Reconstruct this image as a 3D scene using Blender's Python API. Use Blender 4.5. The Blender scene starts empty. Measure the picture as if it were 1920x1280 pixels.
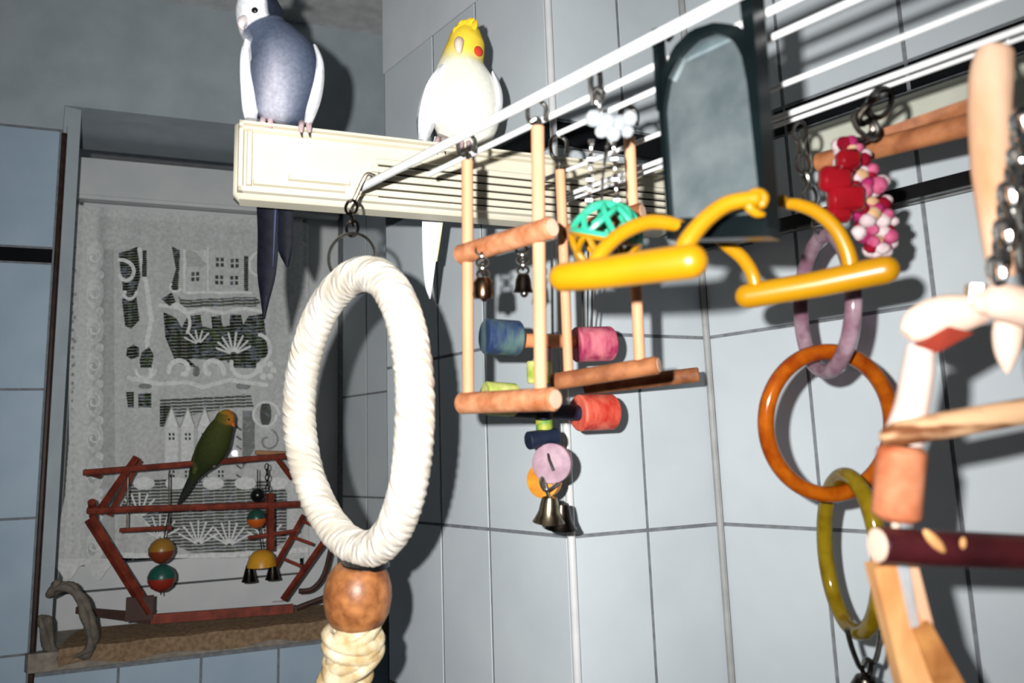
import bpy, math, random
import numpy as np
from mathutils import Vector
random.seed(7)
rng = np.random.default_rng(7)
SC = bpy.context.scene
COL = SC.collection

# ------------------------------------------------------------------ camera, world, flash, exposure
CAM = np.array([0.0, 0.0, 1.5])
FPX = 1364.0                      # focal length in pixels of a 1920 px wide frame
PITCH, ROLL = math.radians(8.54), math.radians(-1.93)
FW = np.array([0, math.cos(PITCH), math.sin(PITCH)])
_u = np.array([0, -math.sin(PITCH), math.cos(PITCH)])
RT = math.cos(ROLL) * np.array([1.0, 0, 0]) + math.sin(ROLL) * _u
UP = -math.sin(ROLL) * np.array([1.0, 0, 0]) + math.cos(ROLL) * _u
cam_data = bpy.data.cameras.new('camera')
cam = bpy.data.objects.new('camera', cam_data)
COL.objects.link(cam)
SC.camera = cam
cam_data.sensor_width = 36.0
cam_data.lens = FPX / 1920 * 36.0
cam_data.clip_start = 0.01
from mathutils import Matrix
cam.matrix_world = Matrix((
    (RT[0], UP[0], -FW[0], CAM[0]), (RT[1], UP[1], -FW[1], CAM[1]),
    (RT[2], UP[2], -FW[2], CAM[2]), (0, 0, 0, 1)))
cam_data.dof.use_dof = True
cam_data.dof.focus_distance = 1.05
cam_data.dof.aperture_fstop = 5.0

world = bpy.data.worlds.new('world')
SC.world = world
world.use_nodes = True
bgn = world.node_tree.nodes['Background']
bgn.inputs[0].default_value = (0.78, 0.88, 1.0, 1)
bgn.inputs[1].default_value = 0.062

# the camera's own flash on its bracket, up and left of the lens
fl = bpy.data.lights.new('camera_flash', 'SPOT')
fl.energy = 54.0
fl.color = (1.0, 0.985, 0.965)
fl.shadow_soft_size = 0.007
fl.spot_size = math.radians(122)
fl.spot_blend = 0.95
flo = bpy.data.objects.new('camera_flash', fl)
COL.objects.link(flo)
_fp = CAM - 0.056 * RT + 0.033 * UP - 0.02 * FW
flo.matrix_world = Matrix((
    (RT[0], UP[0], -FW[0], _fp[0]), (RT[1], UP[1], -FW[1], _fp[1]),
    (RT[2], UP[2], -FW[2], _fp[2]), (0, 0, 0, 1)))
flo.rotation_mode = 'XYZ'
_aim = Vector((-0.05, 0.95, 0.13)).normalized()
flo.rotation_euler = _aim.to_track_quat('-Z', 'Y').to_euler()

SC.view_settings.view_transform = 'Standard'
SC.view_settings.look = 'None'
SC.view_settings.gamma = 1.0
SC.view_settings.use_curve_mapping = False
SC.view_settings.exposure = 0.0


# ------------------------------------------------------------------ measuring helpers
def ray(x, y):
    return (x - 960) / FPX * RT - (y - 640) / FPX * UP + FW

def P(x, y, d):
    """world point seen at (x, y), d metres along the view axis"""
    return CAM + d * ray(x, y)

def px(n, d):
    return n * d / FPX

def azd(az):
    a = math.radians(az)
    return np.array([math.cos(a), math.sin(a), 0.0])

def vpl(x, y, A, az):
    """point on the upright plane through A with compass direction az"""
    a = math.radians(az)
    n = np.array([-math.sin(a), math.cos(a), 0])
    r = ray(x, y)
    A3 = np.array([A[0], A[1], 0.0])
    return CAM + r * ((A3 @ n) / (r @ n))

def hpl(x, y, z):
    r = ray(x, y)
    return CAM + r * ((z - CAM[2]) / r[2])

def dep(p):
    return float((np.asarray(p) - CAM) @ FW)

def unit(v):
    v = np.asarray(v, float)
    n = np.linalg.norm(v)
    return v / n if n > 1e-12 else v


# ------------------------------------------------------------------ materials
MATS = {}
def srgb(r, g, b):
    f = lambda c: (c / 255 / 12.92) if c / 255 <= 0.04045 else ((c / 255 + 0.055) / 1.055) ** 2.4
    return (f(r), f(g), f(b), 1.0)

def mat(name, c1, c2=None, rough=0.5, metal=0.0, scale=30.0, bump=0.0, bscale=None, spec=0.5, stretch=None,
        trans=0.0, ior=1.45, lo=0.35, hi=0.65, alpha=1.0, coat=0.0, sss=0.0, bdist=0.001):
    """noise-mottled principled material; colours in sRGB bytes"""
    if name in MATS:
        return MATS[name]
    m = bpy.data.materials.new(name)
    m.use_nodes = True
    nt = m.node_tree
    N, L = nt.nodes, nt.links
    b = N['Principled BSDF']
    b.inputs['Roughness'].default_value = rough
    b.inputs['Metallic'].default_value = metal
    b.inputs['Specular IOR Level'].default_value = spec
    b.inputs['Transmission Weight'].default_value = trans
    b.inputs['IOR'].default_value = ior
    b.inputs['Coat Weight'].default_value = coat
    if sss:
        b.inputs['Subsurface Weight'].default_value = sss
        b.inputs['Subsurface Radius'].default_value = (0.01, 0.008, 0.006)
    if alpha < 1:
        b.inputs['Alpha'].default_value = alpha
    if c2 is None:
        c2 = tuple(max(0, c * 0.9) for c in c1)
    tc = N.new('ShaderNodeTexCoord')
    mp = N.new('ShaderNodeMapping')
    if stretch:
        mp.inputs['Scale'].default_value = stretch
    L.new(tc.outputs['Object'], mp.inputs['Vector'])
    nz = N.new('ShaderNodeTexNoise')
    nz.inputs['Scale'].default_value = scale
    nz.inputs['Detail'].default_value = 4
    L.new(mp.outputs['Vector'], nz.inputs['Vector'])
    rp = N.new('ShaderNodeValToRGB')
    rp.color_ramp.elements[0].position = lo
    rp.color_ramp.elements[1].position = hi
    rp.color_ramp.elements[0].color = srgb(*c1)
    rp.color_ramp.elements[1].color = srgb(*c2)
    L.new(nz.outputs['Fac'], rp.inputs['Fac'])
    L.new(rp.outputs['Color'], b.inputs['Base Color'])
    if bump:
        nb = N.new('ShaderNodeTexNoise')
        nb.inputs['Scale'].default_value = bscale or scale * 4
        nb.inputs['Detail'].default_value = 3
        L.new(mp.outputs['Vector'], nb.inputs['Vector'])
        bp = N.new('ShaderNodeBump')
        bp.inputs['Strength'].default_value = bump
        bp.inputs['Distance'].default_value = bdist
        L.new(nb.outputs['Fac'], bp.inputs['Height'])
        L.new(bp.outputs['Normal'], b.inputs['Normal'])
    MATS[name] = m
    return m

def mat_attr(name, rough=0.8, scale=300.0, amount=0.12, bump=0.3, spec=0.2):
    """colour from the mesh's own 'Col' attribute (plumage patches), with a fine feather noise"""
    if name in MATS:
        return MATS[name]
    m = bpy.data.materials.new(name)
    m.use_nodes = True
    N, L = m.node_tree.nodes, m.node_tree.links
    b = N['Principled BSDF']
    b.inputs['Roughness'].default_value = rough
    b.inputs['Specular IOR Level'].default_value = spec
    at = N.new('ShaderNodeVertexColor')
    at.layer_name = 'Col'
    tc = N.new('ShaderNodeTexCoord')
    nz = N.new('ShaderNodeTexNoise')
    nz.inputs['Scale'].default_value = scale
    nz.inputs['Detail'].default_value = 3
    L.new(tc.outputs['Object'], nz.inputs['Vector'])
    mr = N.new('ShaderNodeMapRange')
    mr.inputs['From Min'].default_value = 0.3
    mr.inputs['From Max'].default_value = 0.7
    mr.inputs['To Min'].default_value = 1 - amount
    mr.inputs['To Max'].default_value = 1 + amount * 0.4
    L.new(nz.outputs['Fac'], mr.inputs['Value'])
    mx = N.new('ShaderNodeMix')
    mx.data_type = 'RGBA'
    mx.blend_type = 'MULTIPLY'
    mx.inputs['Factor'].default_value = 1
    L.new(at.outputs['Color'], mx.inputs['A'])
    L.new(mr.outputs['Result'], mx.inputs['B'])
    L.new(mx.outputs['Result'], b.inputs['Base Color'])
    bp = N.new('ShaderNodeBump')
    bp.inputs['Strength'].default_value = bump
    bp.inputs['Distance'].default_value = 0.0008
    L.new(nz.outputs['Fac'], bp.inputs['Height'])
    L.new(bp.outputs['Normal'], b.inputs['Normal'])
    MATS[name] = m
    return m

def mat_glass(name, tint=(0.95, 0.98, 1.0), gloss=0.06):
    m = bpy.data.materials.new(name)
    m.use_nodes = True
    N, L = m.node_tree.nodes, m.node_tree.links
    N.remove(N['Principled BSDF'])
    t = N.new('ShaderNodeBsdfTransparent')
    t.inputs[0].default_value = (*tint, 1)
    g = N.new('ShaderNodeBsdfGlossy')
    g.inputs['Roughness'].default_value = 0.03
    fr = N.new('ShaderNodeFresnel')
    fr.inputs['IOR'].default_value = 1.12
    x = N.new('ShaderNodeMixShader')
    L.new(fr.outputs[0], x.inputs[0])
    L.new(t.outputs[0], x.inputs[1])
    L.new(g.outputs[0], x.inputs[2])
    L.new(x.outputs[0], N['Material Output'].inputs[0])
    return m

def mat_ring(name, c1, c2, dens=0.5):
    """coloured see-through plastic: tinted transparency under a glossy, partly milky skin"""
    m = bpy.data.materials.new(name)
    m.use_nodes = True
    N, L = m.node_tree.nodes, m.node_tree.links
    b = N['Principled BSDF']
    tc = N.new('ShaderNodeTexCoord')
    nz = N.new('ShaderNodeTexNoise')
    nz.inputs['Scale'].default_value = 55
    L.new(tc.outputs['Object'], nz.inputs['Vector'])
    rp = N.new('ShaderNodeValToRGB')
    rp.color_ramp.elements[0].position = .35
    rp.color_ramp.elements[1].position = .65
    rp.color_ramp.elements[0].color = srgb(*c1)
    rp.color_ramp.elements[1].color = srgb(*c2)
    L.new(nz.outputs['Fac'], rp.inputs['Fac'])
    L.new(rp.outputs['Color'], b.inputs['Base Color'])
    b.inputs['Roughness'].default_value = 0.12
    b.inputs['Coat Weight'].default_value = 0.4
    t = N.new('ShaderNodeBsdfTransparent')
    L.new(rp.outputs['Color'], t.inputs[0])
    x = N.new('ShaderNodeMixShader')
    x.inputs[0].default_value = dens
    L.new(t.outputs[0], x.inputs[1])
    L.new(b.outputs[0], x.inputs[2])
    L.new(x.outputs[0], N['Material Output'].inputs[0])
    return m


# ------------------------------------------------------------------ mesh builder
class MB:
    def __init__(s):
        s.v, s.f, s.c = [], [], []
    def add(s, v, f, col=None):
        o = len(s.v)
        s.v.extend([tuple(map(float, q)) for q in v])
        s.f.extend([tuple(i + o for i in q) for q in f])
        if col is not None:
            s.c.extend(col)
        return s
    # ---- pieces
    def hexa(s, c):
        """8 corners: 0-3 one face ring, 4-7 the opposite ring"""
        return s.add(c, [(3, 2, 1, 0), (4, 5, 6, 7), (0, 1, 5, 4), (1, 2, 6, 5), (2, 3, 7, 6), (3, 0, 4, 7)])
    def slab(s, quad, off):
        """box from a quad (4 world points) pushed by vector off"""
        q = [np.asarray(p) for p in quad]
        return s.hexa(q + [p + off for p in q])
    def box(s, c, ax, ay, az):
        c, ax, ay, az = map(np.asarray, (c, ax, ay, az))
        q = [c + sx * ax + sy * ay - az for sx, sy in ((-1, -1), (1, -1), (1, 1), (-1, 1))]
        return s.hexa(q + [p + 2 * az for p in q])
    def bevel_box(s, c, ax, ay, az, bev):
        """box with chamfered edges (24 corners)"""
        c = np.asarray(c, float)
        A = [np.asarray(a, float) for a in (ax, ay, az)]
        ln = [np.linalg.norm(a) for a in A]
        vid, vs = {}, []
        for sg in [(i, j, k) for i in (-1, 1) for j in (-1, 1) for k in (-1, 1)]:
            for m in range(3):
                p = c.copy()
                for q in range(3):
                    p = p + A[q] * sg[q] * (1 if q == m else max(0.05, 1 - bev / ln[q]))
                vid[sg, m] = len(vs)
                vs.append(p)
        fs = []
        for m in range(3):
            a, b = [q for q in range(3) if q != m]
            for sm in (-1, 1):
                ring = []
                for sa, sb in ((-1, -1), (1, -1), (1, 1), (-1, 1)):
                    sg = [0, 0, 0]
                    sg[m], sg[a], sg[b] = sm, sa, sb
                    ring.append(vid[tuple(sg), m])
                fs.append(ring)
        for m in range(3):
            a, b = [q for q in range(3) if q != m]
            for sa in (-1, 1):
                for sb in (-1, 1):
                    s0 = [0, 0, 0]; s1 = [0, 0, 0]
                    s0[m], s1[m] = -1, 1
                    s0[a] = s1[a] = sa
                    s0[b] = s1[b] = sb
                    fs.append([vid[tuple(s0), a], vid[tuple(s1), a], vid[tuple(s1), b], vid[tuple(s0), b]])
        for sg in [(i, j, k) for i in (-1, 1) for j in (-1, 1) for k in (-1, 1)]:
            fs.append([vid[sg, 0], vid[sg, 1], vid[sg, 2]])
        return s.add(vs, fs)
    def tube(s, path, r, n=10, closed=False, caps=True, round_end=False):
        path = [np.asarray(p, float) for p in path]
        m = len(path)
        rr = list(r) if hasattr(r, '__len__') else [r] * m
        if round_end and not closed:
            t0, t1 = unit(path[0] - path[1]), unit(path[-1] - path[-2])
            a, b = path[0], path[-1]
            ra, rb = rr[0], rr[-1]
            pre = [(a + t0 * ra * math.sin(q), ra * math.cos(q)) for q in (1.45, 1.1, .75, .4)]
            post = [(b + t1 * rb * math.sin(q), rb * math.cos(q)) for q in (.4, .75, 1.1, 1.45)]
            path = [q[0] for q in pre] + path + [q[0] for q in post]
            rr = [q[1] for q in pre] + rr + [q[1] for q in post]
            m = len(path)
        T = []
        for i in range(m):
            if closed:
                t = path[(i + 1) % m] - path[i - 1]
            else:
                t = path[min(i + 1, m - 1)] - path[max(i - 1, 0)]
            T.append(unit(t))
        ref = np.array([0.0, 0, 1]) if abs(T[0][2]) < .9 else np.array([1.0, 0, 0])
        u = unit(np.cross(T[0], ref))
        U = [u]
        for i in range(1, m):
            u = U[-1] - T[i] * (U[-1] @ T[i])
            U.append(unit(u))
        if closed:   # undo the twist that is left over
            u = U[-1] - T[0] * (U[-1] @ T[0])
            u = unit(u)
            w = np.cross(T[0], U[0])
            ang = math.atan2(u @ w, u @ U[0])
            for i in range(m):
                a = -ang * i / m
                w = np.cross(T[i], U[i])
                U[i] = math.cos(a) * U[i] + math.sin(a) * w
        vs, fs = [], []
        for i in range(m):
            w = np.cross(T[i], U[i])
            for k in range(n):
                a = 2 * math.pi * k / n
                vs.append(path[i] + rr[i] * (math.cos(a) * U[i] + math.sin(a) * w))
        for i in range(m if closed else m - 1):
            j = (i + 1) % m
            for k in range(n):
                fs.append((i * n + k, i * n + (k + 1) % n, j * n + (k + 1) % n, j * n + k))
        if not closed and caps:
            fs.append(tuple(range(n))[::-1])
            fs.append(tuple(range((m - 1) * n, m * n)))
        return s.add(vs, fs)
    def rod(s, a, b, r, n=14, bev=0.12):
        """turned dowel with eased ends"""
        a, b = np.asarray(a), np.asarray(b)
        t = unit(b - a)
        e = r * bev if np.isscalar(r) else r[0] * bev
        r0, r1 = (r, r) if np.isscalar(r) else r
        return s.tube([a, a + t * e, b - t * e, b], [r0 - e, r0, r1, r1 - e], n)
    def lathe(s, prof, c, axis, n=20, caps=True):
        """prof: list of (radius, height) along axis from c"""
        c, axis = np.asarray(c, float), unit(axis)
        ref = np.array([0.0, 0, 1]) if abs(axis[2]) < .9 else np.array([1.0, 0, 0])
        u = unit(np.cross(axis, ref))
        w = np.cross(axis, u)
        vs, fs = [], []
        for r, h in prof:
            for k in range(n):
                a = 2 * math.pi * k / n
                vs.append(c + axis * h + r * (math.cos(a) * u + math.sin(a) * w))
        for i in range(len(prof) - 1):
            for k in range(n):
                fs.append((i * n + k, i * n + (k + 1) % n, (i + 1) * n + (k + 1) % n, (i + 1) * n + k))
        if caps:
            fs.append(tuple(range(n))[::-1])
            fs.append(tuple(range((len(prof) - 1) * n, len(prof) * n)))
        return s.add(vs, fs)
    def ball(s, c, r, n=16, sq=(1, 1, 1), axes=None):
        c = np.asarray(c, float)
        X, Y, Z = axes if axes is not None else (RT, FW, UP)
        vs, fs = [], []
        m = max(5, n // 2)
        for i in range(m + 1):
            th = math.pi * i / m
            for k in range(n):
                a = 2 * math.pi * k / n
                vs.append(c + r * (sq[0] * math.sin(th) * math.cos(a) * X + sq[1] * math.sin(th) * math.sin(a) * Y + sq[2] * math.cos(th) * Z))
        for i in range(m):
            for k in range(n):
                fs.append((i * n + k, (i + 1) * n + k, (i + 1) * n + (k + 1) % n, i * n + (k + 1) % n))
        return s.add(vs, fs)
    def loft(s, secs, n=20, sub=5, colf=None):
        """secs: (centre, half width, half thickness); width lies in the picture-parallel plane. Smooth skin, closed ends."""
        C = np.array([q[0] for q in secs], float)
        A = np.array([q[1] for q in secs], float)
        B = np.array([q[2] for q in secs], float)
        def cr(arr, t):
            i = min(int(t), len(arr) - 2)
            f = t - i
            p0, p1, p2, p3 = arr[max(i - 1, 0)], arr[i], arr[i + 1], arr[min(i + 2, len(arr) - 1)]
            return .5 * (2 * p1 + (p2 - p0) * f + (2 * p0 - 5 * p1 + 4 * p2 - p3) * f * f + (3 * p1 - p0 - 3 * p2 + p3) * f ** 3)
        M = (len(secs) - 1) * sub + 1
        ts = [i / sub for i in range(M)]
        pc = [cr(C, t) for t in ts]
        vs, fs, cols = [], [], []
        for i in range(M):
            T = unit(pc[min(i + 1, M - 1)] - pc[max(i - 1, 0)])
            W = unit(np.cross(T, FW))
            if W @ RT < 0:
                W = -W
            K = unit(np.cross(T, W))
            if K @ FW > 0:
                K = -K          # K faces the camera side
            a, b = max(cr(A, ts[i]), 1e-4), max(cr(B, ts[i]), 1e-4)
            for k in range(n):
                q = 2 * math.pi * k / n
                vs.append(pc[i] + a * math.cos(q) * W + b * math.sin(q) * K)
                if colf:
                    cols.append(colf(i / (M - 1), math.cos(q), math.sin(q)))
        for i in range(M - 1):
            for k in range(n):
                fs.append((i * n + k, i * n + (k + 1) % n, (i + 1) * n + (k + 1) % n, (i + 1) * n + k))
        fs.append(tuple(range(n))[::-1])
        fs.append(tuple(range((M - 1) * n, M * n)))
        return s.add(vs, fs, cols if colf else None)

PARENT_LOC = {}
def obj(name, mb, m, parent=None, loc=None, smooth=True, angle=0.7):
    v = np.array(mb.v)
    if parent is not None:
        base = PARENT_LOC[parent.name]
    else:
        base = np.asarray(loc, float) if loc is not None else np.array([v[:, 0].mean(), v[:, 1].mean(), v[:, 2].min()])
    me = bpy.data.meshes.new(name)
    me.from_pydata([tuple(q) for q in (v - base)], [], mb.f)
    me.validate()
    me.update()
    if mb.c:
        at = me.color_attributes.new('Col', 'FLOAT_COLOR', 'POINT')
        at.data.foreach_set('color', np.array([srgb(*q) for q in mb.c], np.float32).ravel())
    import bmesh
    bm = bmesh.new()
    bm.from_mesh(me)
    bmesh.ops.recalc_face_normals(bm, faces=bm.faces)
    bm.to_mesh(me)
    bm.free()
    if smooth:
        me.shade_smooth()
        me.set_sharp_from_angle(angle=angle)
    o = bpy.data.objects.new(name, me)
    COL.objects.link(o)
    if m is not None:
        me.materials.append(m)
    if parent is not None:
        o.parent = parent
        PARENT_LOC[o.name] = base
    else:
        o.location = base
        PARENT_LOC[o.name] = base
    return o

def tag(o, label, cat, group=None, kind=None):
    if label: o['label'] = label
    if cat: o['category'] = cat
    if group: o['group'] = group
    if kind: o['kind'] = kind
    return o

def thing(name, label, cat, loc, group=None):
    o = bpy.data.objects.new(name, None)
    o.empty_display_size = 0.02
    COL.objects.link(o)
    o.location = tuple(map(float, loc))
    PARENT_LOC[o.name] = np.asarray(loc, float)
    return tag(o, label, cat, group)

def struct(name, mb, m, parent=None, smooth=False):
    o = obj(name, mb, m, parent, smooth=smooth)
    if parent is None:
        o['kind'] = 'structure'
    return o

def arc(c, ux, uy, rx, ry, a0, a1, n):
    return [np.asarray(c) + rx * math.cos(a) * np.asarray(ux) + ry * math.sin(a) * np.asarray(uy) for a in np.linspace(a0, a1, n)]

def smooth_path(pts, sub=6):
    pts = [np.asarray(p, float) for p in pts]
    out = []
    for i in range(len(pts) - 1):
        p0, p1, p2, p3 = pts[max(i - 1, 0)], pts[i], pts[i + 1], pts[min(i + 2, len(pts) - 1)]
        for k in range(sub):
            f = k / sub
            out.append(.5 * (2 * p1 + (p2 - p0) * f + (2 * p0 - 5 * p1 + 4 * p2 - p3) * f * f + (3 * p1 - p0 - 3 * p2 + p3) * f ** 3))
    out.append(pts[-1])
    return out

def link_mb(mb, a, b, wire, width, flip=0):
    """one oval chain link from a to b"""
    a, b = np.asarray(a), np.asarray(b)
    t = unit(b - a)
    side = unit(np.cross(t, FW)) if not flip else unit(np.cross(t, RT))
    c = (a + b) / 2
    h = np.linalg.norm(b - a) / 2
    mb.tube(arc(c, t, side, h + wire, width, 0, 2 * math.pi, 17)[:-1], wire, 6, closed=True)
    return mb

def chain_mb(a, b, n, wire, width):
    mb = MB()
    a, b = np.asarray(a), np.asarray(b)
    for i in range(n):
        link_mb(mb, a + (b - a) * i / n, a + (b - a) * (i + 1) / n, wire, width, i % 2)
    return mb

# ------------------------------------------------------------------ materials used
M_TILE = mat('glazed_tile', (198, 206, 210), (191, 199, 204), rough=0.36, scale=9, bump=0.05, bscale=40)
M_CASTTILE = mat('blue_cast_tile', (170, 190, 206), (160, 181, 198), rough=0.36, scale=9)  # same tile, with the blue colour cast over the window wall painted in
M_PALEPLASTER = mat('pale_plaster', (206, 210, 214), (198, 203, 208), rough=.95, scale=14, bump=.2, bscale=260)
M_GROUT = mat('grout', (128, 132, 135), (108, 112, 116), rough=0.9, scale=90)
M_BLACKTILE = mat('black_tile', (20, 21, 24), (12, 13, 15), rough=0.2, scale=20)
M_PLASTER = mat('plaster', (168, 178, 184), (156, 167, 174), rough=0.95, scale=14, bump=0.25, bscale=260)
M_CEIL = mat('ceiling_paint', (205, 207, 207), rough=0.95)
M_FLOOR = mat('floor_tile', (120, 118, 112), (100, 98, 94), rough=0.5)
M_WHITEPVC = mat('white_window_plastic', (205, 208, 208), (196, 200, 201), rough=0.45, scale=12)
M_BEAD = mat('brown_edge_trim', (58, 38, 30), (40, 27, 22), rough=0.35, scale=60)
M_STRIP = mat('corner_strip', (214, 216, 216), (203, 205, 206), rough=0.3)
M_CREAM = mat('cream_plastic', (224, 218, 198), (216, 209, 188), rough=0.45, scale=18)
M_CHROME = mat('chrome_wire', (222, 222, 220), (200, 200, 200), rough=0.22, metal=1.0)
M_WHITEWIRE = mat('white_coated_wire', (226, 228, 228), (212, 214, 214), rough=0.25, scale=40)
M_STEEL = mat('dull_steel', (150, 148, 142), (110, 108, 104), rough=0.3, metal=1.0, scale=80)
M_DARKMETAL = mat('dark_metal', (70, 64, 58), (42, 38, 36), rough=0.3, metal=1.0, scale=80)
M_BRASS = mat('tarnished_brass', (140, 112, 84), (84, 66, 54), rough=0.25, metal=1.0, scale=60)
M_ROPE = mat('white_cotton', (222, 217, 208), (204, 194, 178), rough=0.95, scale=40, bump=0.6, bscale=900, spec=0.1)
M_SISAL = mat('sisal_rope', (226, 214, 184), (186, 160, 116), rough=0.9, scale=60, bump=0.7, bscale=500, spec=0.1)
M_BEADWOOD = mat('varnished_bead_wood', (176, 116, 68), (120, 70, 38), rough=0.4, scale=70, bump=0.2)
M_DOWEL = mat('pale_dowel_wood', (214, 164, 128), (200, 146, 110), rough=0.6, scale=40, stretch=(1, 1, 0.2), spec=0.3)
M_PERCHWOOD = mat('worn_perch_wood', (190, 134, 98), (150, 88, 52), rough=0.65, scale=70, bump=0.15, spec=0.3)
M_DARKPERCH = mat('brown_perch_wood', (160, 104, 66), (120, 70, 42), rough=0.6, scale=60, spec=0.3)
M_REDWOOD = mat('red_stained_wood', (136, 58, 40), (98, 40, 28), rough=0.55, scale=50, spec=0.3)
M_YELLOW = mat('yellow_plastic', (160, 114, 6), (150, 104, 4), rough=0.34, scale=20, spec=0.5)
M_TEAL = mat('dark_teal_plastic', (8, 17, 19), (5, 11, 13), rough=0.3, scale=30)
M_BLACKPL = mat('black_plastic', (24, 24, 25), (14, 14, 15), rough=0.25, scale=30)
M_MIRROR = mat('dusty_mirror', (178, 192, 196), (116, 134, 140), rough=0.08, metal=0.8, scale=26, lo=0.35, hi=0.7)
M_GREENPL = mat('green_plastic', (50, 160, 128), (40, 146, 114), rough=0.35)
M_CLEAR = mat('clear_acrylic', (220, 226, 230), (200, 206, 212), rough=0.1, trans=0.6, ior=1.45, scale=60)

# ------------------------------------------------------------------ the room
ZL = lambda z: z + 1.5
V0, V1, V2 = np.array([-.214, 1.2256]), np.array([.0631, .9045]), np.array([.2682, .9931])
AZ_SIDE = math.degrees(math.atan2(*(V1 - V0)[::-1]))
AZ_PIER = math.degrees(math.atan2(*(V2 - V1)[::-1]))
AZ_R, AZ_W = -45.8, 20.0
WA = np.array([-.924, 1.40])                       # a point of the window wall
NL = np.array([-.905, 1.407])                      # niche, left front edge
NR = np.array([-.285, 1.633])                      # niche, right front edge
ND = -azd(AZ_R)[:2] * 0.19                         # niche depth runs along this
ZROWS = [-.60, -.355, -.105, .1447, .393]
Z_B0, Z_B1, Z_TOP = .393, .430, .68

def wall(name, A, az, s0, s1, nsign, joints, z0, z1, thick=0.04, m=M_GROUT):
    """upright wall slab whose face passes through A; nsign picks the room side"""
    d = azd(az)
    n = np.array([-d[1], d[0], 0]) * nsign
    A3 = np.array([A[0], A[1], 0.0])
    a, b = A3 + d * s0, A3 + d * s1
    mb = MB()
    up = np.array([0, 0, 1.0])
    mb.slab([a + up * ZL(z0), b + up * ZL(z0), b + up * ZL(z1), a + up * ZL(z1)], -n * thick)
    return struct(name, mb, m), A3, d, n

def tiles(w, A3, d, n, joints, rows, m, name='tile', gap=0.0042, proud=0.0016):
    up = np.array([0, 0, 1.0])
    for z0, z1 in rows:
        for s0, s1 in zip(joints[:-1], joints[1:]):
            if s1 - s0 < 0.004:
                continue
            g, e = gap / 2, 0.0005
            jit = random.uniform(-.0003, .0003)
            q = [(s0 + g, z0 + g), (s1 - g, z0 + g), (s1 - g, z1 - g), (s0 + g, z1 - g)]
            qi = [(s0 + g + e, z0 + g + e), (s1 - g - e, z0 + g + e), (s1 - g - e, z1 - g - e), (s0 + g + e, z1 - g - e)]
            lo = [A3 + d * s + up * ZL(z) - n * 0.0005 for s, z in q]
            mi = [A3 + d * s + up * ZL(z) + n * (proud - .0008) for s, z in q]
            hi = [A3 + d * s + up * ZL(z) + n * (proud + jit) for s, z in qi]
            f = [(8, 9, 10, 11)]
            for k in range(4):
                j = (k + 1) % 4
                f += [(k, j, 4 + j, 4 + k), (4 + k, 4 + j, 8 + j, 8 + k)]
            mb = MB().add(lo + mi + hi, f)
            obj(name, mb, m, w, smooth=False)

def rows_of(zs):
    return list(zip(zs[:-1], zs[1:]))

LOW = rows_of([-1.10, -.852, -.604] + ZROWS[1:])
# right wall
jr = [0.004, .1378, .2855, .433, .580]
w, A3, d, n = wall('wall_right', V2, AZ_R, -.02, 2.4, -1, jr, -1.5, 1.0)
tiles(w, A3, d, n, jr, rows_of(ZROWS) + [(Z_B1, Z_TOP)], M_TILE)
tiles(w, A3, d, n, jr, [(Z_B0, Z_B1)], M_BLACKTILE, 'border_tile')
# pier front
jp = [0.004, .1095, .219]
lp = float(np.linalg.norm(V2 - V1))
w, A3, d, n = wall('wall_pier_front', V1, AZ_PIER, 0, lp, -1, jp, -1.5, 1.0, thick=0.03)
tiles(w, A3, d, n, jp, rows_of(ZROWS) + [(Z_B1, Z_TOP)], M_TILE)
tiles(w, A3, d, n, jp, [(Z_B0, Z_B1)], M_BLACKTILE, 'border_tile')
# pier side, running back to the left
ls = float(np.linalg.norm(V1 - V0))
js = [0.002, ls - .269, ls - .1555, ls - .004]
w, A3, d, n = wall('wall_pier_side', V0, AZ_SIDE, 0, ls, -1, js, -1.5, 1.0, thick=0.03)
tiles(w, A3, d, n, js, rows_of(ZROWS) + [(Z_B1, Z_TOP)], M_TILE)
tiles(w, A3, d, n, js, [(Z_B0, Z_B1)], M_BLACKTILE, 'border_tile')
mbp = MB()
A_, B_ = A3 + n * .003, A3 + d * ls + n * .003
upz = np.array([0, 0, 1.0])
mbp.slab([A_ + upz * ZL(Z_TOP), B_ + upz * ZL(Z_TOP), B_ + upz * ZL(.999), A_ + upz * ZL(.999)], n * -.003)
obj('plaster_panel', mbp, M_PALEPLASTER, w, smooth=False)
# glossy strip on the pier's outer corner, silicone in the inner one
tr = struct('trim_1', MB().tube([np.array([*(V1 + np.array([.0005, -.001])), ZL(-.8)]), np.array([*(V1 + np.array([.0005, -.001])), ZL(.99)])], .0052, 10), M_STRIP, smooth=True)
struct('trim_2', MB().tube([np.array([*(V2 + np.array([-.001, -.004])), ZL(-.8)]), np.array([*(V2 + np.array([-.001, -.004])), ZL(.99)])], .0045, 8), mat('silicone_joint', (168, 170, 168), rough=.6), smooth=True)

# window wall, four pieces round the niche
dW = azd(AZ_W)
nW = np.array([dW[1], -dW[0], 0])
WA3 = np.array([*WA, 0.0])
sL = float((NL - WA) @ dW[:2])
sR = float((NR - WA) @ dW[:2])
Z_NT, Z_SILL = .733, -.335
mb = MB()
def wseg(mb, s0, s1, z0, z1, t=.04):
    a, b = WA3 + dW * s0, WA3 + dW * s1
    mb.slab([a + upz * ZL(z0), b + upz * ZL(z0), b + upz * ZL(z1), a + upz * ZL(z1)], -nW * t)
wseg(mb, -.95, sL, -1.5, Z_TOP); wseg(mb, sL, sR, -1.5, Z_SILL - .02)
wback = struct('wall_back', mb, M_GROUT)
jw = [sL - .46, sL - .312, sL - .164, sL - .004]
RW = [(-.60, -.34), (-.34, -.095), (-.095, .148), (.148, .398), (.43, .678)]
tiles(wback, WA3, dW, nW, jw, RW, M_CASTTILE)
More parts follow.
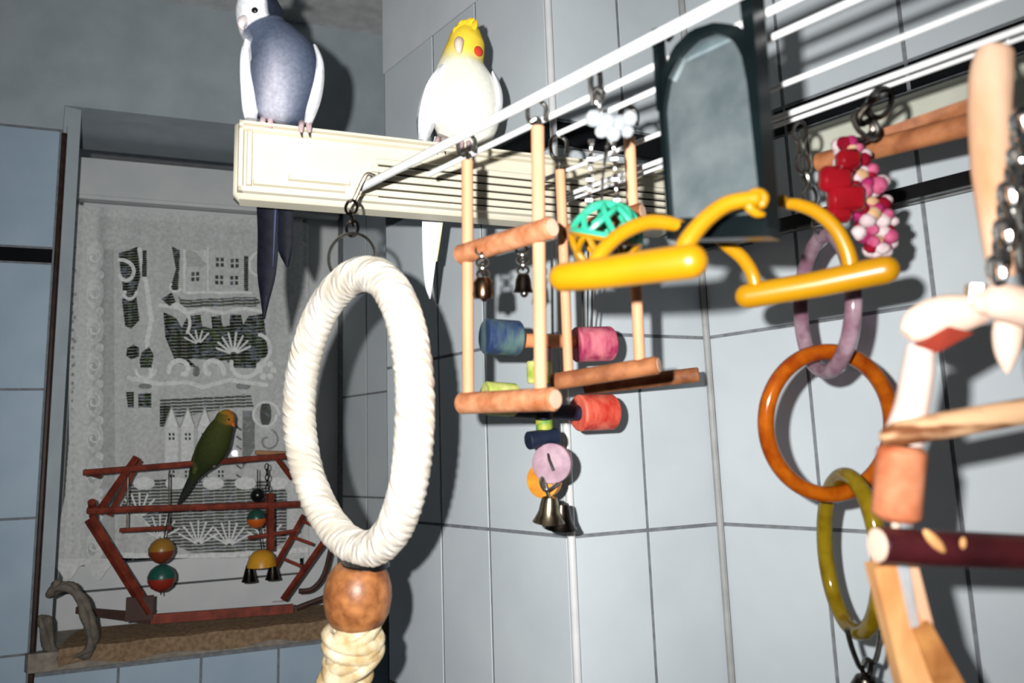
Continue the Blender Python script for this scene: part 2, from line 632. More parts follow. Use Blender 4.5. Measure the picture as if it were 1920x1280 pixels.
tiles(wback, WA3, dW, nW, jw, [(.398, .43)], M_BLACKTILE, 'border_tile')
tiles(wback, WA3, dW, nW, [sL + .145 * i for i in range(5)] + [sR], [(-.645, Z_SILL - .045)], M_CASTTILE)
mb = MB()
wseg(mb, -.95, sL, Z_TOP, 1.05, .045); wseg(mb, sL, sR + .62, Z_NT, 1.05, .045)
mb.v = [tuple(np.array(q) + nW * .004) for q in mb.v]
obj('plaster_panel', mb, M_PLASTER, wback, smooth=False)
# niche: right reveal with its own tiles, ceiling, left reveal
NR3, NL3, ND3 = np.array([*NR, 0.0]), np.array([*NL, 0.0]), np.array([*ND, 0.0])
dR = unit(ND3)
nR = np.array([-dR[1], dR[0], 0])
if nR @ np.array([-1, 0, 0]) < 0: nR = -nR
mb = MB()
mb.slab([NR3 + upz * ZL(-.5) - dR * .25, NR3 + ND3 * 1.3 + upz * ZL(-.5), NR3 + ND3 * 1.3 + upz * ZL(Z_NT), NR3 - dR * .25 + upz * ZL(Z_NT)], -nR * .04)
wrev = struct('wall_niche_right', mb, M_GROUT)
tiles(wrev, NR3, dR, nR, [-.2, -.068, .0804, .187], [(-.34, -.0935), (-.0935, .1415), (.1415, .385), (.42, Z_NT)], M_TILE)
tiles(wrev, NR3, dR, nR, [-.2, -.068, .0804, .187], [(.387, .418)], M_BLACKTILE, 'border_tile')
mb = MB()
mb.slab([NL3 + upz * ZL(-.45), NL3 + ND3 * 1.3 + upz * ZL(-.45), NL3 + ND3 * 1.3 + upz * ZL(Z_NT), NL3 + upz * ZL(Z_NT)], nR * -.03 * -1 * -1)
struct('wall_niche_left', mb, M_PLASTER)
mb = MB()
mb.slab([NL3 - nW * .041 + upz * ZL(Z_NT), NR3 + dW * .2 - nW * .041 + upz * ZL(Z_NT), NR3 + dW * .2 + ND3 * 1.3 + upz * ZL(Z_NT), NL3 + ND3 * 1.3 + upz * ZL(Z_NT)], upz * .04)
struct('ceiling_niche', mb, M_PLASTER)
# brown edge bead down the niche's left corner
q = NL3 + nW * .003 + dW * .003
struct('trim_3', MB().tube([q + upz * ZL(-.60), q + upz * ZL(.672)], .0052, 8), M_BEAD, smooth=True)
struct('trim_4', MB().slab([q + dW * .004 + upz * ZL(-.33), q + dW * .022 + ND3 * .25 + upz * ZL(-.33), q + dW * .022 + ND3 * .25 + upz * ZL(.69), q + dW * .004 + upz * ZL(.69)], ND3 * .02), M_WHITEPVC)
# side wall at the left (seen only in the mirror), floor, ceiling
dS = azd(AZ_W - 90)
WS = WA3 - dW * .95
nS = dW
mb = MB()
mb.slab([WS, WS + dS * 2.2, WS + dS * 2.2 + upz * 2.5, WS + upz * 2.5], -nS * .04)
wl = struct('wall_left', mb, M_GROUT)
tiles(wl, WS, dS, nS, [.004 + .15 * i for i in range(15)], [(-.105, .1447), (.1447, .393), (.43, Z_TOP)], M_TILE)
mb = MB(); mb.slab([(-2.2, -1.2, 0), (2.4, -1.2, 0), (2.4, 2.4, 0), (-2.2, 2.4, 0)], upz * -.05)
struct('floor', mb, M_FLOOR)
mb = MB(); mb.slab([(-2.2, -1.2, 2.5), (2.4, -1.2, 2.5), (2.4, 2.4, 2.5), (-2.2, 2.4, 2.5)], upz * .05)
struct('ceiling', mb, M_CEIL)

# ---- window: frame, glass, roller-blind cassette, sill
NB = NL3 + ND3                                     # back plane of the niche, left
NBR = NR3 + ND3
def wq(s, z, off=0.0):
    """point on the niche's back plane: s along it from its left edge"""
    return NB + dW * s + upz * ZL(z) + nW * off
WL = float(np.linalg.norm(NBR - NB))
def bar(mb, s0, s1, z0, z1, o0, o1):
    mb.slab([wq(s0, z0, o0), wq(s1, z0, o0), wq(s1, z1, o0), wq(s0, z1, o0)], nW * (o1 - o0))
mb = MB()
bar(mb, 0, .075, -.345, .70, -.06, -.02); bar(mb, WL - .085, WL, -.345, .70, -.06, -.02)
bar(mb, .075, WL - .085, -.345, -.268, -.06, -.02); bar(mb, .075, WL - .085, .60, .70, -.06, -.02)
win = struct('window_1', mb, M_WHITEPVC)
mb = MB()
bar(mb, .085, .115, -.262, .59, -.05, -.012); bar(mb, WL - .125, WL - .095, -.262, .59, -.05, -.012)
bar(mb, .115, WL - .125, -.262, -.212, -.05, -.012); bar(mb, .115, WL - .125, .56, .59, -.05, -.012)
obj('sash', mb, M_WHITEPVC, win, smooth=False)
mb = MB(); bar(mb, .115, WL - .125, -.212, .56, -.034, -.030)
obj('pane', mb, mat_glass('window_glass'), win, smooth=False)
mb = MB()
bar(mb, -.005, WL - .01, .592, .688, -.018, .012); bar(mb, -.005, WL - .01, .60, .622, .012, .016)
cas = obj('blind_cassette', mb, M_WHITEPVC, win, smooth=False)
a = wq(.03, .60, .014); 
obj('pull_hook', MB().tube([wq(.040, .655, .014), wq(.052, .648, .035), wq(.060, .63, .04), wq(.058, .61, .036)], .0035, 8), M_STEEL, win)
mb = MB()
SF = nW * .02
mb.slab([NL3 + SF + upz * ZL(Z_SILL - .035), NR3 + dW * .1 + SF + upz * ZL(Z_SILL - .035), NBR + dW * .05 + upz * ZL(Z_SILL - .035), NB - dW * .02 + upz * ZL(Z_SILL - .035)], upz * .033)
struct('window_sill', mb, mat('sill_stone', (150, 140, 126), (120, 112, 102), rough=.6, scale=60))

# ------------------------------------------------------------------ lace curtain in the window
CUR_OFF = .010
CB = np.array([NB[0], NB[1]]) + nW[:2] * CUR_OFF
X0, X1, Y0, Y1 = 78, 580, 380, 1100
SS = 1                                              # one cell per picture pixel of the real curtain's size
GH, GW = (Y1 - Y0) // SS, (X1 - X0) // SS
yy, xx = np.mgrid[0:GH, 0:GW].astype(float)
yy = yy * SS + Y0
xx = xx * SS + X0
T = np.full((GH, GW), .70)                          # how closely the lace is worked: 1 solid cloth, 0 open
def seg_dist(x0, y0, x1, y1):
    dx, dy = x1 - x0, y1 - y0
    t = np.clip(((xx - x0) * dx + (yy - y0) * dy) / (dx * dx + dy * dy + 1e-9), 0, 1)
    return np.hypot(xx - x0 - t * dx, yy - y0 - t * dy)
def stroke(pts, w, val):
    for (a, b), (c, d) in zip(pts[:-1], pts[1:]):
        T[seg_dist(a, b, c, d) < w / 2] = val
def ell(cx, cy, rx, ry, val):
    T[((xx - cx) / rx) ** 2 + ((yy - cy) / ry) ** 2 < 1] = val
def polymask(pts):
    inside = np.zeros_like(T, bool)
    n_ = len(pts)
    for i in range(n_):
        (xa, ya), (xb, yb) = pts[i], pts[(i + 1) % n_]
        c = ((ya > yy) != (yb > yy)) & (xx < (xb - xa) * (yy - ya) / (yb - ya + 1e-9) + xa)
        inside ^= c
    return inside
def poly(pts, val):
    T[polymask(pts)] = val
def net(pts, row=5.0, open_=.0, thread=.30, frac=.26):
    """open area crossed by the net's horizontal threads"""
    m = polymask(pts)
    ph = ((yy + xx * .05) % row) / row
    T[m] = np.where(ph < frac, thread, open_)[m]
def curl(cx, cy, r0, r1, a0, a1, w, val=1.0, n_=30):
    stroke([(cx + (r0 + (r1 - r0) * t) * math.cos(a0 + (a1 - a0) * t), cy + (r0 + (r1 - r0) * t) * math.sin(a0 + (a1 - a0) * t)) for t in np.linspace(0, 1, n_)], w, val)

# plain net between border and centre panel
poly([(188, 470), (214, 470), (216, 1070), (176, 1070)], .55)
# scalloped border down the left side with its little holes and scrolls
for k in range(16):
    ell(142 - k * .3, 400 + k * 44 + 20, 3, 4, .35)
for k in range(40):
    ell(137, 405 + k * 16.5, 2.6, 3.2, .3)
yb = 480
for k in range(9):
    ell(178, yb, 17, 30, .84)
    ell(172, yb + 6, 8, 12, .60)
    curl(174, yb, 15, 4, -1.4, 3.6, 4, .97)
    ell(186, yb + 36, 9, 9, .95)
    yb += 68
# house at the top of the panel
poly([(348, 470), (392, 470), (392, 495), (348, 495)], .86)
poly([(350, 500), (388, 500), (388, 546), (350, 546)], .74)
poly([(348, 470), (365, 470), (386, 494), (386, 500), (350, 500)], .60)
poly([(394, 470), (462, 470), (462, 546), (394, 546)], .72)
stroke([(390, 466), (390, 548)], 4, .98)
stroke([(346, 470), (346, 548)], 5, .98)
stroke([(346, 548), (470, 548)], 5, .98)
def lwindow(cx, cy, s_=6.2):
    for dx in (-s_ * .62, s_ * .62):
        for dy in (-s_ * .72, s_ * .72):
            poly([(cx + dx - s_ * .4, cy + dy - s_ * .5), (cx + dx + s_ * .4, cy + dy - s_ * .5), (cx + dx + s_ * .4, cy + dy + s_ * .5), (cx + dx - s_ * .4, cy + dy + s_ * .5)], .08)
for c in ((366, 518), (412, 491), (440, 494), (411, 524), (439, 526)):
    lwindow(*c, 7.2)
# left scroll column
net([(222, 474), (258, 462), (264, 520), (252, 560), (232, 560)], 5)
net([(228, 560), (256, 556), (262, 600), (246, 616), (234, 610)], 5)
curl(232, 512, 26, 8, -1.9, 2.6, 7, .98); curl(240, 548, 16, 6, 0, 3.4, 6, .98)
stroke([(262, 468), (276, 540), (284, 600), (276, 640), (284, 700)], 9, .97)
net([(268, 470), (276, 470), (276, 520), (266, 520)], 4)
net([(322, 462), (338, 470), (334, 545), (318, 545), (330, 505)], 4)
curl(326, 536, 14, 6, .4, 3.6, 5, .98)
# hedge in front of the house
net([(334, 556), (345, 562), (480, 556), (490, 566), (480, 574), (340, 576)], 6, .1, .6, .3)
stroke([(300, 572), (330, 576), (350, 586), (380, 580), (420, 586), (460, 578), (495, 584)], 7, .98)
# shrubs and fans
net([(306, 584), (330, 596), (346, 622), (340, 640), (310, 632)], 6)
net([(352, 592), (376, 590), (380, 612), (398, 616), (396, 594), (414, 590), (418, 612), (430, 610), (432, 590), (452, 590), (456, 608), (466, 592), (494, 588), (500, 640), (504, 668), (490, 672), (478, 690), (440, 690), (424, 676), (350, 672), (346, 650), (330, 632)], 6)
net([(310, 632), (348, 640), (352, 672), (372, 690), (330, 680)], 6)
for a in np.linspace(-2.75, -.5, 8):
    r_ = 46 - 10 * abs(a + 1.6)
    stroke([(438 + 8 * math.cos(a), 664 + 6 * math.sin(a)), (438 + r_ * math.cos(a), 664 + r_ * .9 * math.sin(a))], 4, .98)
for a in np.linspace(-2.6, -.9, 5):
    stroke([(372 + 6 * math.cos(a), 646 + 6 * math.sin(a)), (372 + 30 * math.cos(a), 646 + 26 * math.sin(a))], 3.5, .98)
curl(478, 650, 24, 34, -1.2, 1.4, 7, .98)
curl(318, 600, 30, 40, -1.6, .6, 6, .98)
# ovals and big scrolls
net([(238, 652), (250, 646), (262, 652), (262, 668), (246, 674), (236, 666)], 6)
net([(266, 660), (280, 650), (288, 664), (284, 690), (264, 690), (262, 676)], 6)
curl(270, 690, 22, 16, .2, 2.9, 6, .99)
curl(340, 694, 24, 8, 3.0, 7.4, 9, .99); curl(396, 694, 24, 8, .2, -4.2, 9, .99)
ell(368, 696, 7, 10, .25)
curl(456, 680, 30, 22, .3, 3.2, 8, .99)
for k in range(6):
    ell(500 + 13 * math.cos(k * 1.05), 694 + 13 * math.sin(k * 1.05), 6, 6, .98)
ell(272, 724, 13, 5, .3); ell(456, 724, 14, 6, .3)
stroke([(240, 708), (300, 720), (350, 716), (380, 726), (430, 712), (500, 722)], 8, .95)
# second row of houses: dark sky lines, peaked roofs
net([(300, 748), (470, 738), (476, 762), (420, 766), (300, 790)], 6, .1, .7, .35)
net([(260, 738), (284, 736), (284, 764), (260, 764)], 6)
net([(300, 760), (326, 760), (306, 800), (300, 800)], 5)
net([(455, 770), (478, 770), (478, 840), (455, 880)], 5, .25)
for bx in (322, 352, 384, 414):
    poly([(bx - 14, 800), (bx, 762), (bx + 14, 800)], .97)
    poly([(bx - 12, 800), (bx + 12, 800), (bx + 12, 872), (bx - 12, 872)], .90)
    stroke([(bx - 14, 800), (bx, 762), (bx + 14, 800)], 2.4, .45)
    lwindow(bx, 818, 5); lwindow(bx, 888, 5)
ell(498, 776, 11, 24, .12)
curl(498, 778, 20, 26, 0, 6.2, 5, .97)
curl(502, 826, 22, 6, -1.2, 4.5, 4, .35); curl(506, 850, 14, 4, 0, 5, 4, .4)
for k in range(6):
    stroke([(444, 800 + k * 18), (452, 806 + k * 18)], 4, .2)
# lower garden
curl(492, 500, 14, 30, 1.2, 4.4, 5, .97); net([(486, 478), (506, 474), (512, 512), (498, 540), (488, 520)], 5); curl(500, 508, 13, 5, -1.5, 3.4, 4, .97)
net([(458, 480), (466, 480), (466, 545), (458, 545)], 4)
net([(302, 560), (322, 548), (330, 566), (318, 574)], 5)
net([(236, 735), (252, 735), (252, 765), (240, 765)], 5)
net([(246, 905), (300, 898), (360, 902), (420, 896), (520, 902), (545, 930), (545, 1010), (500, 1034), (360, 1036), (300, 1010), (260, 960), (222, 960)], 6, .1, .62, .36)
for cx_, cy_ in ((300, 1010), (372, 1020), (430, 1022), (500, 1016), (262, 968)):
    for a in np.linspace(-2.7, -.45, 7):
        stroke([(cx_ + 6 * math.cos(a), cy_ + 6 * math.sin(a)), (cx_ + 40 * math.cos(a), cy_ + 44 * math.sin(a))], 3.6, .96)
for cx_ in (270, 330, 400, 460, 520):
    ell(cx_, 906, 20, 12, .93)
stroke([(216, 1040), (360, 1044), (596, 1030)], 10, .98)
T[(yy > 1046) & (xx > 214)] = -1                     # lace panel ends above the window board
T[(yy > 1046) & (yy < 1100) & (xx <= 214)] = .85
# scalloped lower-left corner hanging lower
lim = 1074 + 14 * np.sin(xx / 9.0)
T[(xx <= 214) & (yy > lim)] = -1
T[(yy < 384 + np.clip((150 - xx) / 30, 0, 1) ** 2 * 20 + (xx - 150) * .078)] = -1
edge = np.interp(yy, [380, 820, 930, 1010, 1060, 1100], [130, 130, 122, 106, 92, 84])
T[xx < edge] = -1
# fine ground weave
wv = .04 * np.sin(xx * 2 * math.pi / 3.0) * np.sin(yy * 2 * math.pi / 3.2)
A_T = np.where(T >= 0, np.clip(T + wv, 0, 1), -1)
D_ = azd(AZ_W)
nrm = np.array([-D_[1], D_[0], 0])
# unproject the regular grid on the curtain's own plane, with hanging folds
rays = ((xx - 960) / FPX)[..., None] * RT - ((yy - 640) / FPX)[..., None] * UP + FW
CB3 = np.array([CB[0], CB[1], 0])
tt = (CB3 @ nrm) / (rays @ nrm)
Q = CAM + rays * tt[..., None]
sx = (Q[..., 0] - CB3[0]) * D_[0] + (Q[..., 1] - CB3[1]) * D_[1]
fold = .0035 * np.sin(sx * 95) + .004 * np.exp(-((xx - 200) / 14) ** 2) - .004 * np.exp(-((xx - 172) / 18) ** 2)
Q = Q + fold[..., None] * -nrm + (np.where(T > .9, .0012, 0))[..., None] * -nrm
ids = np.arange(GH * GW).reshape(GH, GW)
ok = (A_T >= 0)
fq = ok[:-1, :-1] & ok[1:, :-1] & ok[1:, 1:] & ok[:-1, 1:]
faces = np.stack([ids[:-1, :-1][fq], ids[1:, :-1][fq], ids[1:, 1:][fq], ids[:-1, 1:][fq]], 1)
used = np.zeros(GH * GW, bool)
used[faces.ravel()] = True
remap = np.cumsum(used) - 1
base = Q.reshape(-1, 3)[used].min(0)
me = bpy.data.meshes.new('lace_curtain')
vco = (Q.reshape(-1, 3)[used] - base).astype(np.float32)
fcs = remap[faces].astype(np.int32)
me.vertices.add(len(vco)); me.vertices.foreach_set('co', vco.ravel())
me.loops.add(fcs.size); me.loops.foreach_set('vertex_index', fcs.ravel())
me.polygons.add(len(fcs)); me.polygons.foreach_set('loop_start', np.arange(0, fcs.size, 4, dtype=np.int32))
at = me.attributes.new('weave', 'FLOAT', 'POINT')
at.data.foreach_set('value', A_T.reshape(-1)[used].astype(np.float32))
me.update(); me.validate(); me.shade_smooth()
lace = bpy.data.objects.new('lace_curtain', me)
COL.objects.link(lace)
lace.location = base
tag(lace, 'white lace curtain worked with houses, shrubs and scrolls, hanging in the window niche', 'curtain')
m = bpy.data.materials.new('lace')
m.use_nodes = True
N, L = m.node_tree.nodes, m.node_tree.links
b = N['Principled BSDF']
b.inputs['Roughness'].default_value = .95
b.inputs['Specular IOR Level'].default_value = .1
ga = N.new('ShaderNodeAttribute'); ga.attribute_name = 'weave'
L.new(ga.outputs['Fac'], b.inputs['Alpha'])
tcn = N.new('ShaderNodeTexCoord'); nzn = N.new('ShaderNodeTexNoise'); nzn.inputs['Scale'].default_value = 130
rpn = N.new('ShaderNodeValToRGB')
rpn.color_ramp.elements[0].color = srgb(216, 219, 218); rpn.color_ramp.elements[1].color = srgb(236, 238, 236)
rpn.color_ramp.elements[0].position = .35; rpn.color_ramp.elements[1].position = .65
L.new(tcn.outputs['Object'], nzn.inputs['Vector']); L.new(nzn.outputs['Fac'], rpn.inputs['Fac']); L.new(rpn.outputs['Color'], b.inputs['Base Color'])
me.materials.append(m)

# shrub outdoors, dim behind the glass
shrub_at = wq(.28, -.30, -.35)
shrub = thing('garden_shrub', 'dim green shrub outdoors behind the lace curtain', 'shrub', shrub_at)
mb = MB(); mb.tube([shrub_at, shrub_at + upz * .75], [.012, .006], 6)
for k in range(9):
    z_ = .1 + k * .07
    mb.tube([shrub_at + upz * z_, shrub_at + upz * (z_ + .12) + dW * random.uniform(-.25, .25) + nW * random.uniform(-.05, .08)], [.005, .002], 5)
obj('stem', mb, mat('twig_bark', (70, 56, 40), rough=.9), shrub)
mb = MB()
for k in range(5200):
    c = shrub_at + upz * random.uniform(.0, 1.02) + dW * random.uniform(-.36, .36) + nW * random.uniform(-.14, .10)
    t = unit(rng.normal(size=3)); s_ = unit(np.cross(t, rng.normal(size=3)))
    l_ = random.uniform(.016, .030)
    mb.add([c - t * l_, c + s_ * l_ * .45, c + t * l_, c - s_ * l_ * .45], [(0, 1, 2, 3)])
fo = obj('foliage', mb, mat('shrub_leaf', (84, 100, 34), (24, 40, 20), rough=.6, scale=40), shrub, smooth=False)
fo['kind'] = 'stuff'

# ------------------------------------------------------------------ things on the sill
ZS = ZL(Z_SILL)
tw = MB()
# brown towel laid along the sill, its edge hanging over the lip
nseg = 26
tp = []
for i in range(nseg + 1):
    s_ = .05 + (.60) * i / nseg
    for o_, z_ in ((.125, .006), (.06, .007), (-.005, .007), (-.028, .004), (-.031, -.022 + .004 * math.sin(i * .9))):
        p_ = NL3 + dW * s_ + ND3 * 0 + np.array([-nW[0], -nW[1], 0]) * o_ + upz * (ZS + z_ + .0015 * math.sin(i * 1.3 + o_ * 40))
        tp.append(p_)
top_n = len(tp)
tp2 = [q - upz * .004 for q in tp]
fs = []
for i in range(nseg):
    for k in range(4):
        a_ = i * 5 + k
        fs += [(a_, a_ + 1, a_ + 6, a_ + 5), (top_n + a_, top_n + a_ + 5, top_n + a_ + 6, top_n + a_ + 1)]
    fs += [(i * 5, i * 5 + 5, top_n + i * 5 + 5, top_n + i * 5), (i * 5 + 4, top_n + i * 5 + 4, top_n + i * 5 + 9, i * 5 + 9)]
fs += [(0, top_n, top_n + 1, 1), (1, top_n + 1, top_n + 2, 2), (2, top_n + 2, top_n + 3, 3), (3, top_n + 3, top_n + 4, 4)]
e_ = nseg * 5
fs += [(e_ + k, e_ + k + 1, top_n + e_ + k + 1, top_n + e_ + k) for k in range(4)]
tw.add(tp + tp2, fs)
tag(obj('sill_towel', tw, mat('brown_towel', (150, 126, 100), (120, 98, 76), rough=.95, scale=120, bump=.6, bscale=700, spec=.05)), 'flat brown towel spread along the window sill under the wooden play stand', 'towel')

# crumpled cloth at the sill's left end
cl = MB()
cpts = [(96, 1112), (112, 1098), (140, 1106), (162, 1150), (176, 1196), (158, 1222), (118, 1226), (92, 1210), (84, 1160)]
cd = dep(vpl(120, 1160, WA + nW[:2] * .015, AZ_W))
pathc = smooth_path([P(x_, y_, cd - .004 * (i % 2)) for i, (x_, y_) in enumerate(cpts)], 5)
for ox, oy, rr0 in ((0, 0, .0085), (.007, .004, .0065), (-.006, -.003, .007), (.001, .010, .006)):
    cl.tube([q + RT * (ox + .003 * math.sin(i * .55 + ox * 900)) - FW * oy + UP * .0025 * math.sin(i * .8 + oy * 700) for i, q in enumerate(pathc)], [rr0 + .0022 * math.sin(i * .9 + ox * 500) for i in range(len(pathc))], 9, round_end=True)
tag(obj('crumpled_cloth', cl, mat('beige_cloth', (120, 112, 102), (96, 90, 82), rough=.95, scale=60, bump=.5, bscale=300, spec=.05)), 'crumpled beige cloth looped at the left end of the sill', 'cloth')

# ---- red wooden play stand
BASE0 = hpl(285, 1184, ZS + .0085)
def F_(x, y, off=0.0):
    """point on the stand's front frame (off metres behind it)"""
    return vpl(x, y, BASE0[:2] - nW[:2] * off, AZ_W)
DPT = .055
ps = thing('play_stand', 'red-stained wooden bird play stand with ladder and swing on the window sill', 'bird playground', BASE0)
def prod(name, a, b, r, m=M_REDWOOD, n=8, label=None, par=None):
    o = obj(name, MB().rod(a, b, r, n), m, par or ps)
    if label: o['label'] = label
    return o
pd = dep(BASE0)
fl_, fr_ = F_(283, 1160), F_(550, 1140)
bl_, br_ = F_(135, 1150, .0), F_(610, 1118, .04)
mb = MB()
mb.slab([fl_ - upz * .010, fr_ - upz * .010, fr_ + upz * .008, fl_ + upz * .008], -nW * .008)
obj('base_board', mb, M_REDWOOD, ps, smooth=False)
mb = MB()
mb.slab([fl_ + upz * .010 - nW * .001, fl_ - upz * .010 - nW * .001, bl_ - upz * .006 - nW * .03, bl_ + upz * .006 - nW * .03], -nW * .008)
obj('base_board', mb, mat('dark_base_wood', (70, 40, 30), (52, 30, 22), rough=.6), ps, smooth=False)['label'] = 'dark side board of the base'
mb = MB()
k_ = F_(283, 1128)
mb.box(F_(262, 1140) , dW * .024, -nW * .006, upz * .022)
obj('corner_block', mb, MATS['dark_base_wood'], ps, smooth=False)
mb = MB()
tz = ZS + .013
tq = [hpl(300, 1142, tz), hpl(545, 1124, tz), hpl(560, 1098, tz), hpl(330, 1112, tz)]
mb.slab(tq, -upz * .004)
obj('tray', mb, mat('pale_tray', (176, 170, 176), (160, 152, 160), rough=.7), ps, smooth=False)
# uprights and bars
prod('upright', F_(280, 1150), F_(168, 972), .0105, n=4)
prod('upright', F_(182, 962), F_(256, 856), .0065, n=4)
prod('upright', F_(204, 966, DPT), F_(262, 862, DPT), .0065, n=4)
prod('top_bar', F_(156, 886), F_(566, 852), .0062)
prod('middle_bar', F_(163, 957), F_(585, 944), .0068)
prod('cross_peg', F_(172, 940, -.008), F_(176, 975, .05), .0075)
prod('cross_peg', F_(160, 884), F_(186, 892, .05), .0055)
prod('rear_bar', F_(478, 848, .02), F_(545, 850, .03), .005, mat('tan_wood', (170, 128, 92), rough=.6))
prod('brace', F_(518, 858), F_(548, 898), .005, n=4)
prod('post', F_(506, 924), F_(507, 1032), .0085, n=4)
prod('peg', F_(465, 1008), F_(560, 994), .0042)
prod('upright', F_(530, 1124), F_(614, 1006), .0065, n=4)
prod('ladder_rail', F_(512, 1068), F_(570, 965), .0055, n=4)
for a_, b_ in (((548, 1006), (586, 1020)), ((533, 1048), (566, 1062)), ((561, 974), (600, 990))):
    prod('rung', F_(*a_), F_(*b_), .0036)
prod('side_hoop', F_(556, 1140, .02), F_(640, 1108, .02), .006, MATS['dark_base_wood'])
obj('side_hoop', MB().tube(smooth_path([F_(x_, y_, .03) for x_, y_ in ((560, 1108), (585, 1104), (606, 1080), (618, 1040), (622, 1010))]), .0055, 8), MATS['dark_base_wood'], ps)
# swing
sw = thing('small_swing', 'small red bar swing hung on wires inside the play stand', 'swing', F_(278, 992, .02))
for xa_, ya_, xb_, yb_ in ((240, 895, 238, 990), (317, 886, 317, 988)):
    obj('wire', MB().tube([F_(xa_, ya_, .02), F_(xb_, yb_, .02)], .0016, 6), M_DARKMETAL, sw)
prod('perch', F_(224, 994, .02), F_(322, 989, .02), .0046, par=sw)

# hanging ball drop, left
def drop(name, label, spec, top, cat='bird toy'):
    t = thing(name, label, cat, spec[-1][1])
    for (nm, p_, r_, m_) in spec:
        obj(nm, MB().ball(p_, r_, 14), m_, t)
    a_, b_ = spec[0][1], spec[-1][1]
    obj('cord', MB().tube([top, a_, b_ - upz * (spec[-1][2] + .006)], .0013, 6), M_BLACKPL, t)
    return t
def mat_half(name, top, bot):
    """two-colour ball: upper and lower half by object height"""
    m = mat(name, top, top, rough=.35)
    N, L = m.node_tree.nodes, m.node_tree.links
    geo = N.new('ShaderNodeNewGeometry'); sep = N.new('ShaderNodeSeparateXYZ')
    L.new(geo.outputs['Normal'], sep.inputs[0])
    gt = N.new('ShaderNodeMath'); gt.operation = 'GREATER_THAN'; gt.inputs[1].default_value = 0.0
    L.new(sep.outputs['Z'], gt.inputs[0])
    mx = N.new('ShaderNodeMix'); mx.data_type = 'RGBA'
    mx.inputs['A'].default_value = srgb(*bot); mx.inputs['B'].default_value = srgb(*top)
    L.new(gt.outputs[0], mx.inputs['Factor'])
    L.new(mx.outputs['Result'], N['Principled BSDF'].inputs['Base Color'])
    return m
M_OB = mat_half('orange_brown_ball', (150, 110, 40), (120, 52, 28))
M_GR = mat_half('green_red_ball', (28, 82, 70), (140, 44, 32))
M_GO = mat_half('green_orange_ball', (30, 70, 60), (190, 90, 30))
dB = dep(F_(303, 1030))
drop('ball_drop', 'two-tone wooden balls on a cord, brown-orange above green-red, inside the play stand', [
    ('ball', F_(303, 1032, .01), px(23.5, dB), M_OB), ('ball', F_(303, 1083, .01), px(25, dB), M_GR)], F_(320, 945, .005))
t = thing('bell_drop', 'black ball, green ball and yellow cup with bells hanging beside the red post', 'bird toy', F_(488, 1090))
obj('ball', MB().ball(F_(483, 928), px(14, dB), 14), M_BLACKPL, t)
obj('ball', MB().ball(F_(481, 972), px(19, dB), 14), M_GO, t)
obj('chain', chain_mb(F_(500, 870), F_(502, 920), 5, .0012, .004), M_DARKMETAL, t)
yc = F_(491, 1030)
obj('cup', MB().lathe([(.004, 0), (.016, -.003), (.024, -.012), (.029, -.026), (.030, -.034), (.026, -.034)], yc, upz, 16), mat('yellow_cup', (206, 150, 36), (186, 128, 24), rough=.4), t)
for bx_, by_ in ((467, 1070), (511, 1066)):
    c_ = F_(bx_, by_)
    be = obj('bell', MB().lathe([(.002, .014), (.006, .012), (.009, 0), (.013, -.016), (.015, -.021), (.012, -.021)], c_, upz, 14), M_DARKMETAL, t)
    obj('wire', MB().tube([c_ + upz * .013, c_ + upz * .030], .0014, 6), M_STEEL, be)
obj('cord', MB().tube([F_(483, 880), F_(483, 940), F_(487, 1000), yc], .0012, 6), M_BLACKPL, t)

# ------------------------------------------------------------------ birds
def blade(mb, pts, d, thick, widths):
    """flat feather from picture outline centre points"""
    n_ = len(pts)
    dd = d if hasattr(d, '__len__') else [d] * n_
    return mb.loft([(P(x_, y_, dd[i]), px(widths[i], dd[i]), thick) for i, (x_, y_) in enumerate(pts)], 8, 4)

def mix(a, b, t):
    t = min(1, max(0, t))
    return tuple(a[i] * (1 - t) + b[i] * t for i in range(3))

# green budgie on the play stand's top bar
bd = dep(F_(395, 870))
bud = thing('green_budgie', 'green budgie with yellow face perched on the top bar of the play stand', 'bird', F_(372, 868))
def bcol(t, c, s):
    if t < .10: return mix((150, 140, 50), (196, 120, 40), c * .5 + .5)
    if t < .25: return mix((96, 92, 34), (206, 130, 40), (c - .25) * 1.6)
    return mix((70, 76, 30), (46, 58, 30), (t - .25) * 1.6)
mb = MB()
mb.loft([(P(x_, y_, bd), px(a_, bd), px(b_, bd)) for x_, y_, a_, b_ in (
    (425, 768, 5, 5), (424, 776, 15, 15), (420, 792, 19, 19), (411, 810, 24, 23), (402, 832, 28, 26), (391, 852, 27, 24), (380, 866, 22, 19), (370, 882, 15, 12), (362, 898, 9, 7))], 16, 4, bcol)
obj('body', mb, mat_attr('budgie_plumage', amount=.25), bud)
mb = MB(); blade(mb, [(376, 866), (362, 895), (346, 924), (334, 945)], bd, .003, [12, 9, 6, 2])
obj('tail', mb, mat('budgie_tail', (38, 44, 34), (26, 32, 28), rough=.7), bud)
mb = MB(); blade(mb, [(400, 806), (384, 832), (372, 858), (364, 888)], bd - .014, .005, [8, 13, 11, 3])
obj('wing', mb, mat('budgie_wing', (82, 84, 32), (52, 58, 26), rough=.8, scale=220), bud)
obj('beak', MB().lathe([(.0045, 0), (.0035, .004), (.001, .008)], P(436, 794, bd - .006), unit(RT * .6 - UP - FW * .4), 8), mat('budgie_beak', (214, 110, 34), rough=.5), bud)
obj('eye', MB().ball(P(429, 786, bd - .016), .0022, 8), M_BLACKPL, bud)
mb = MB()
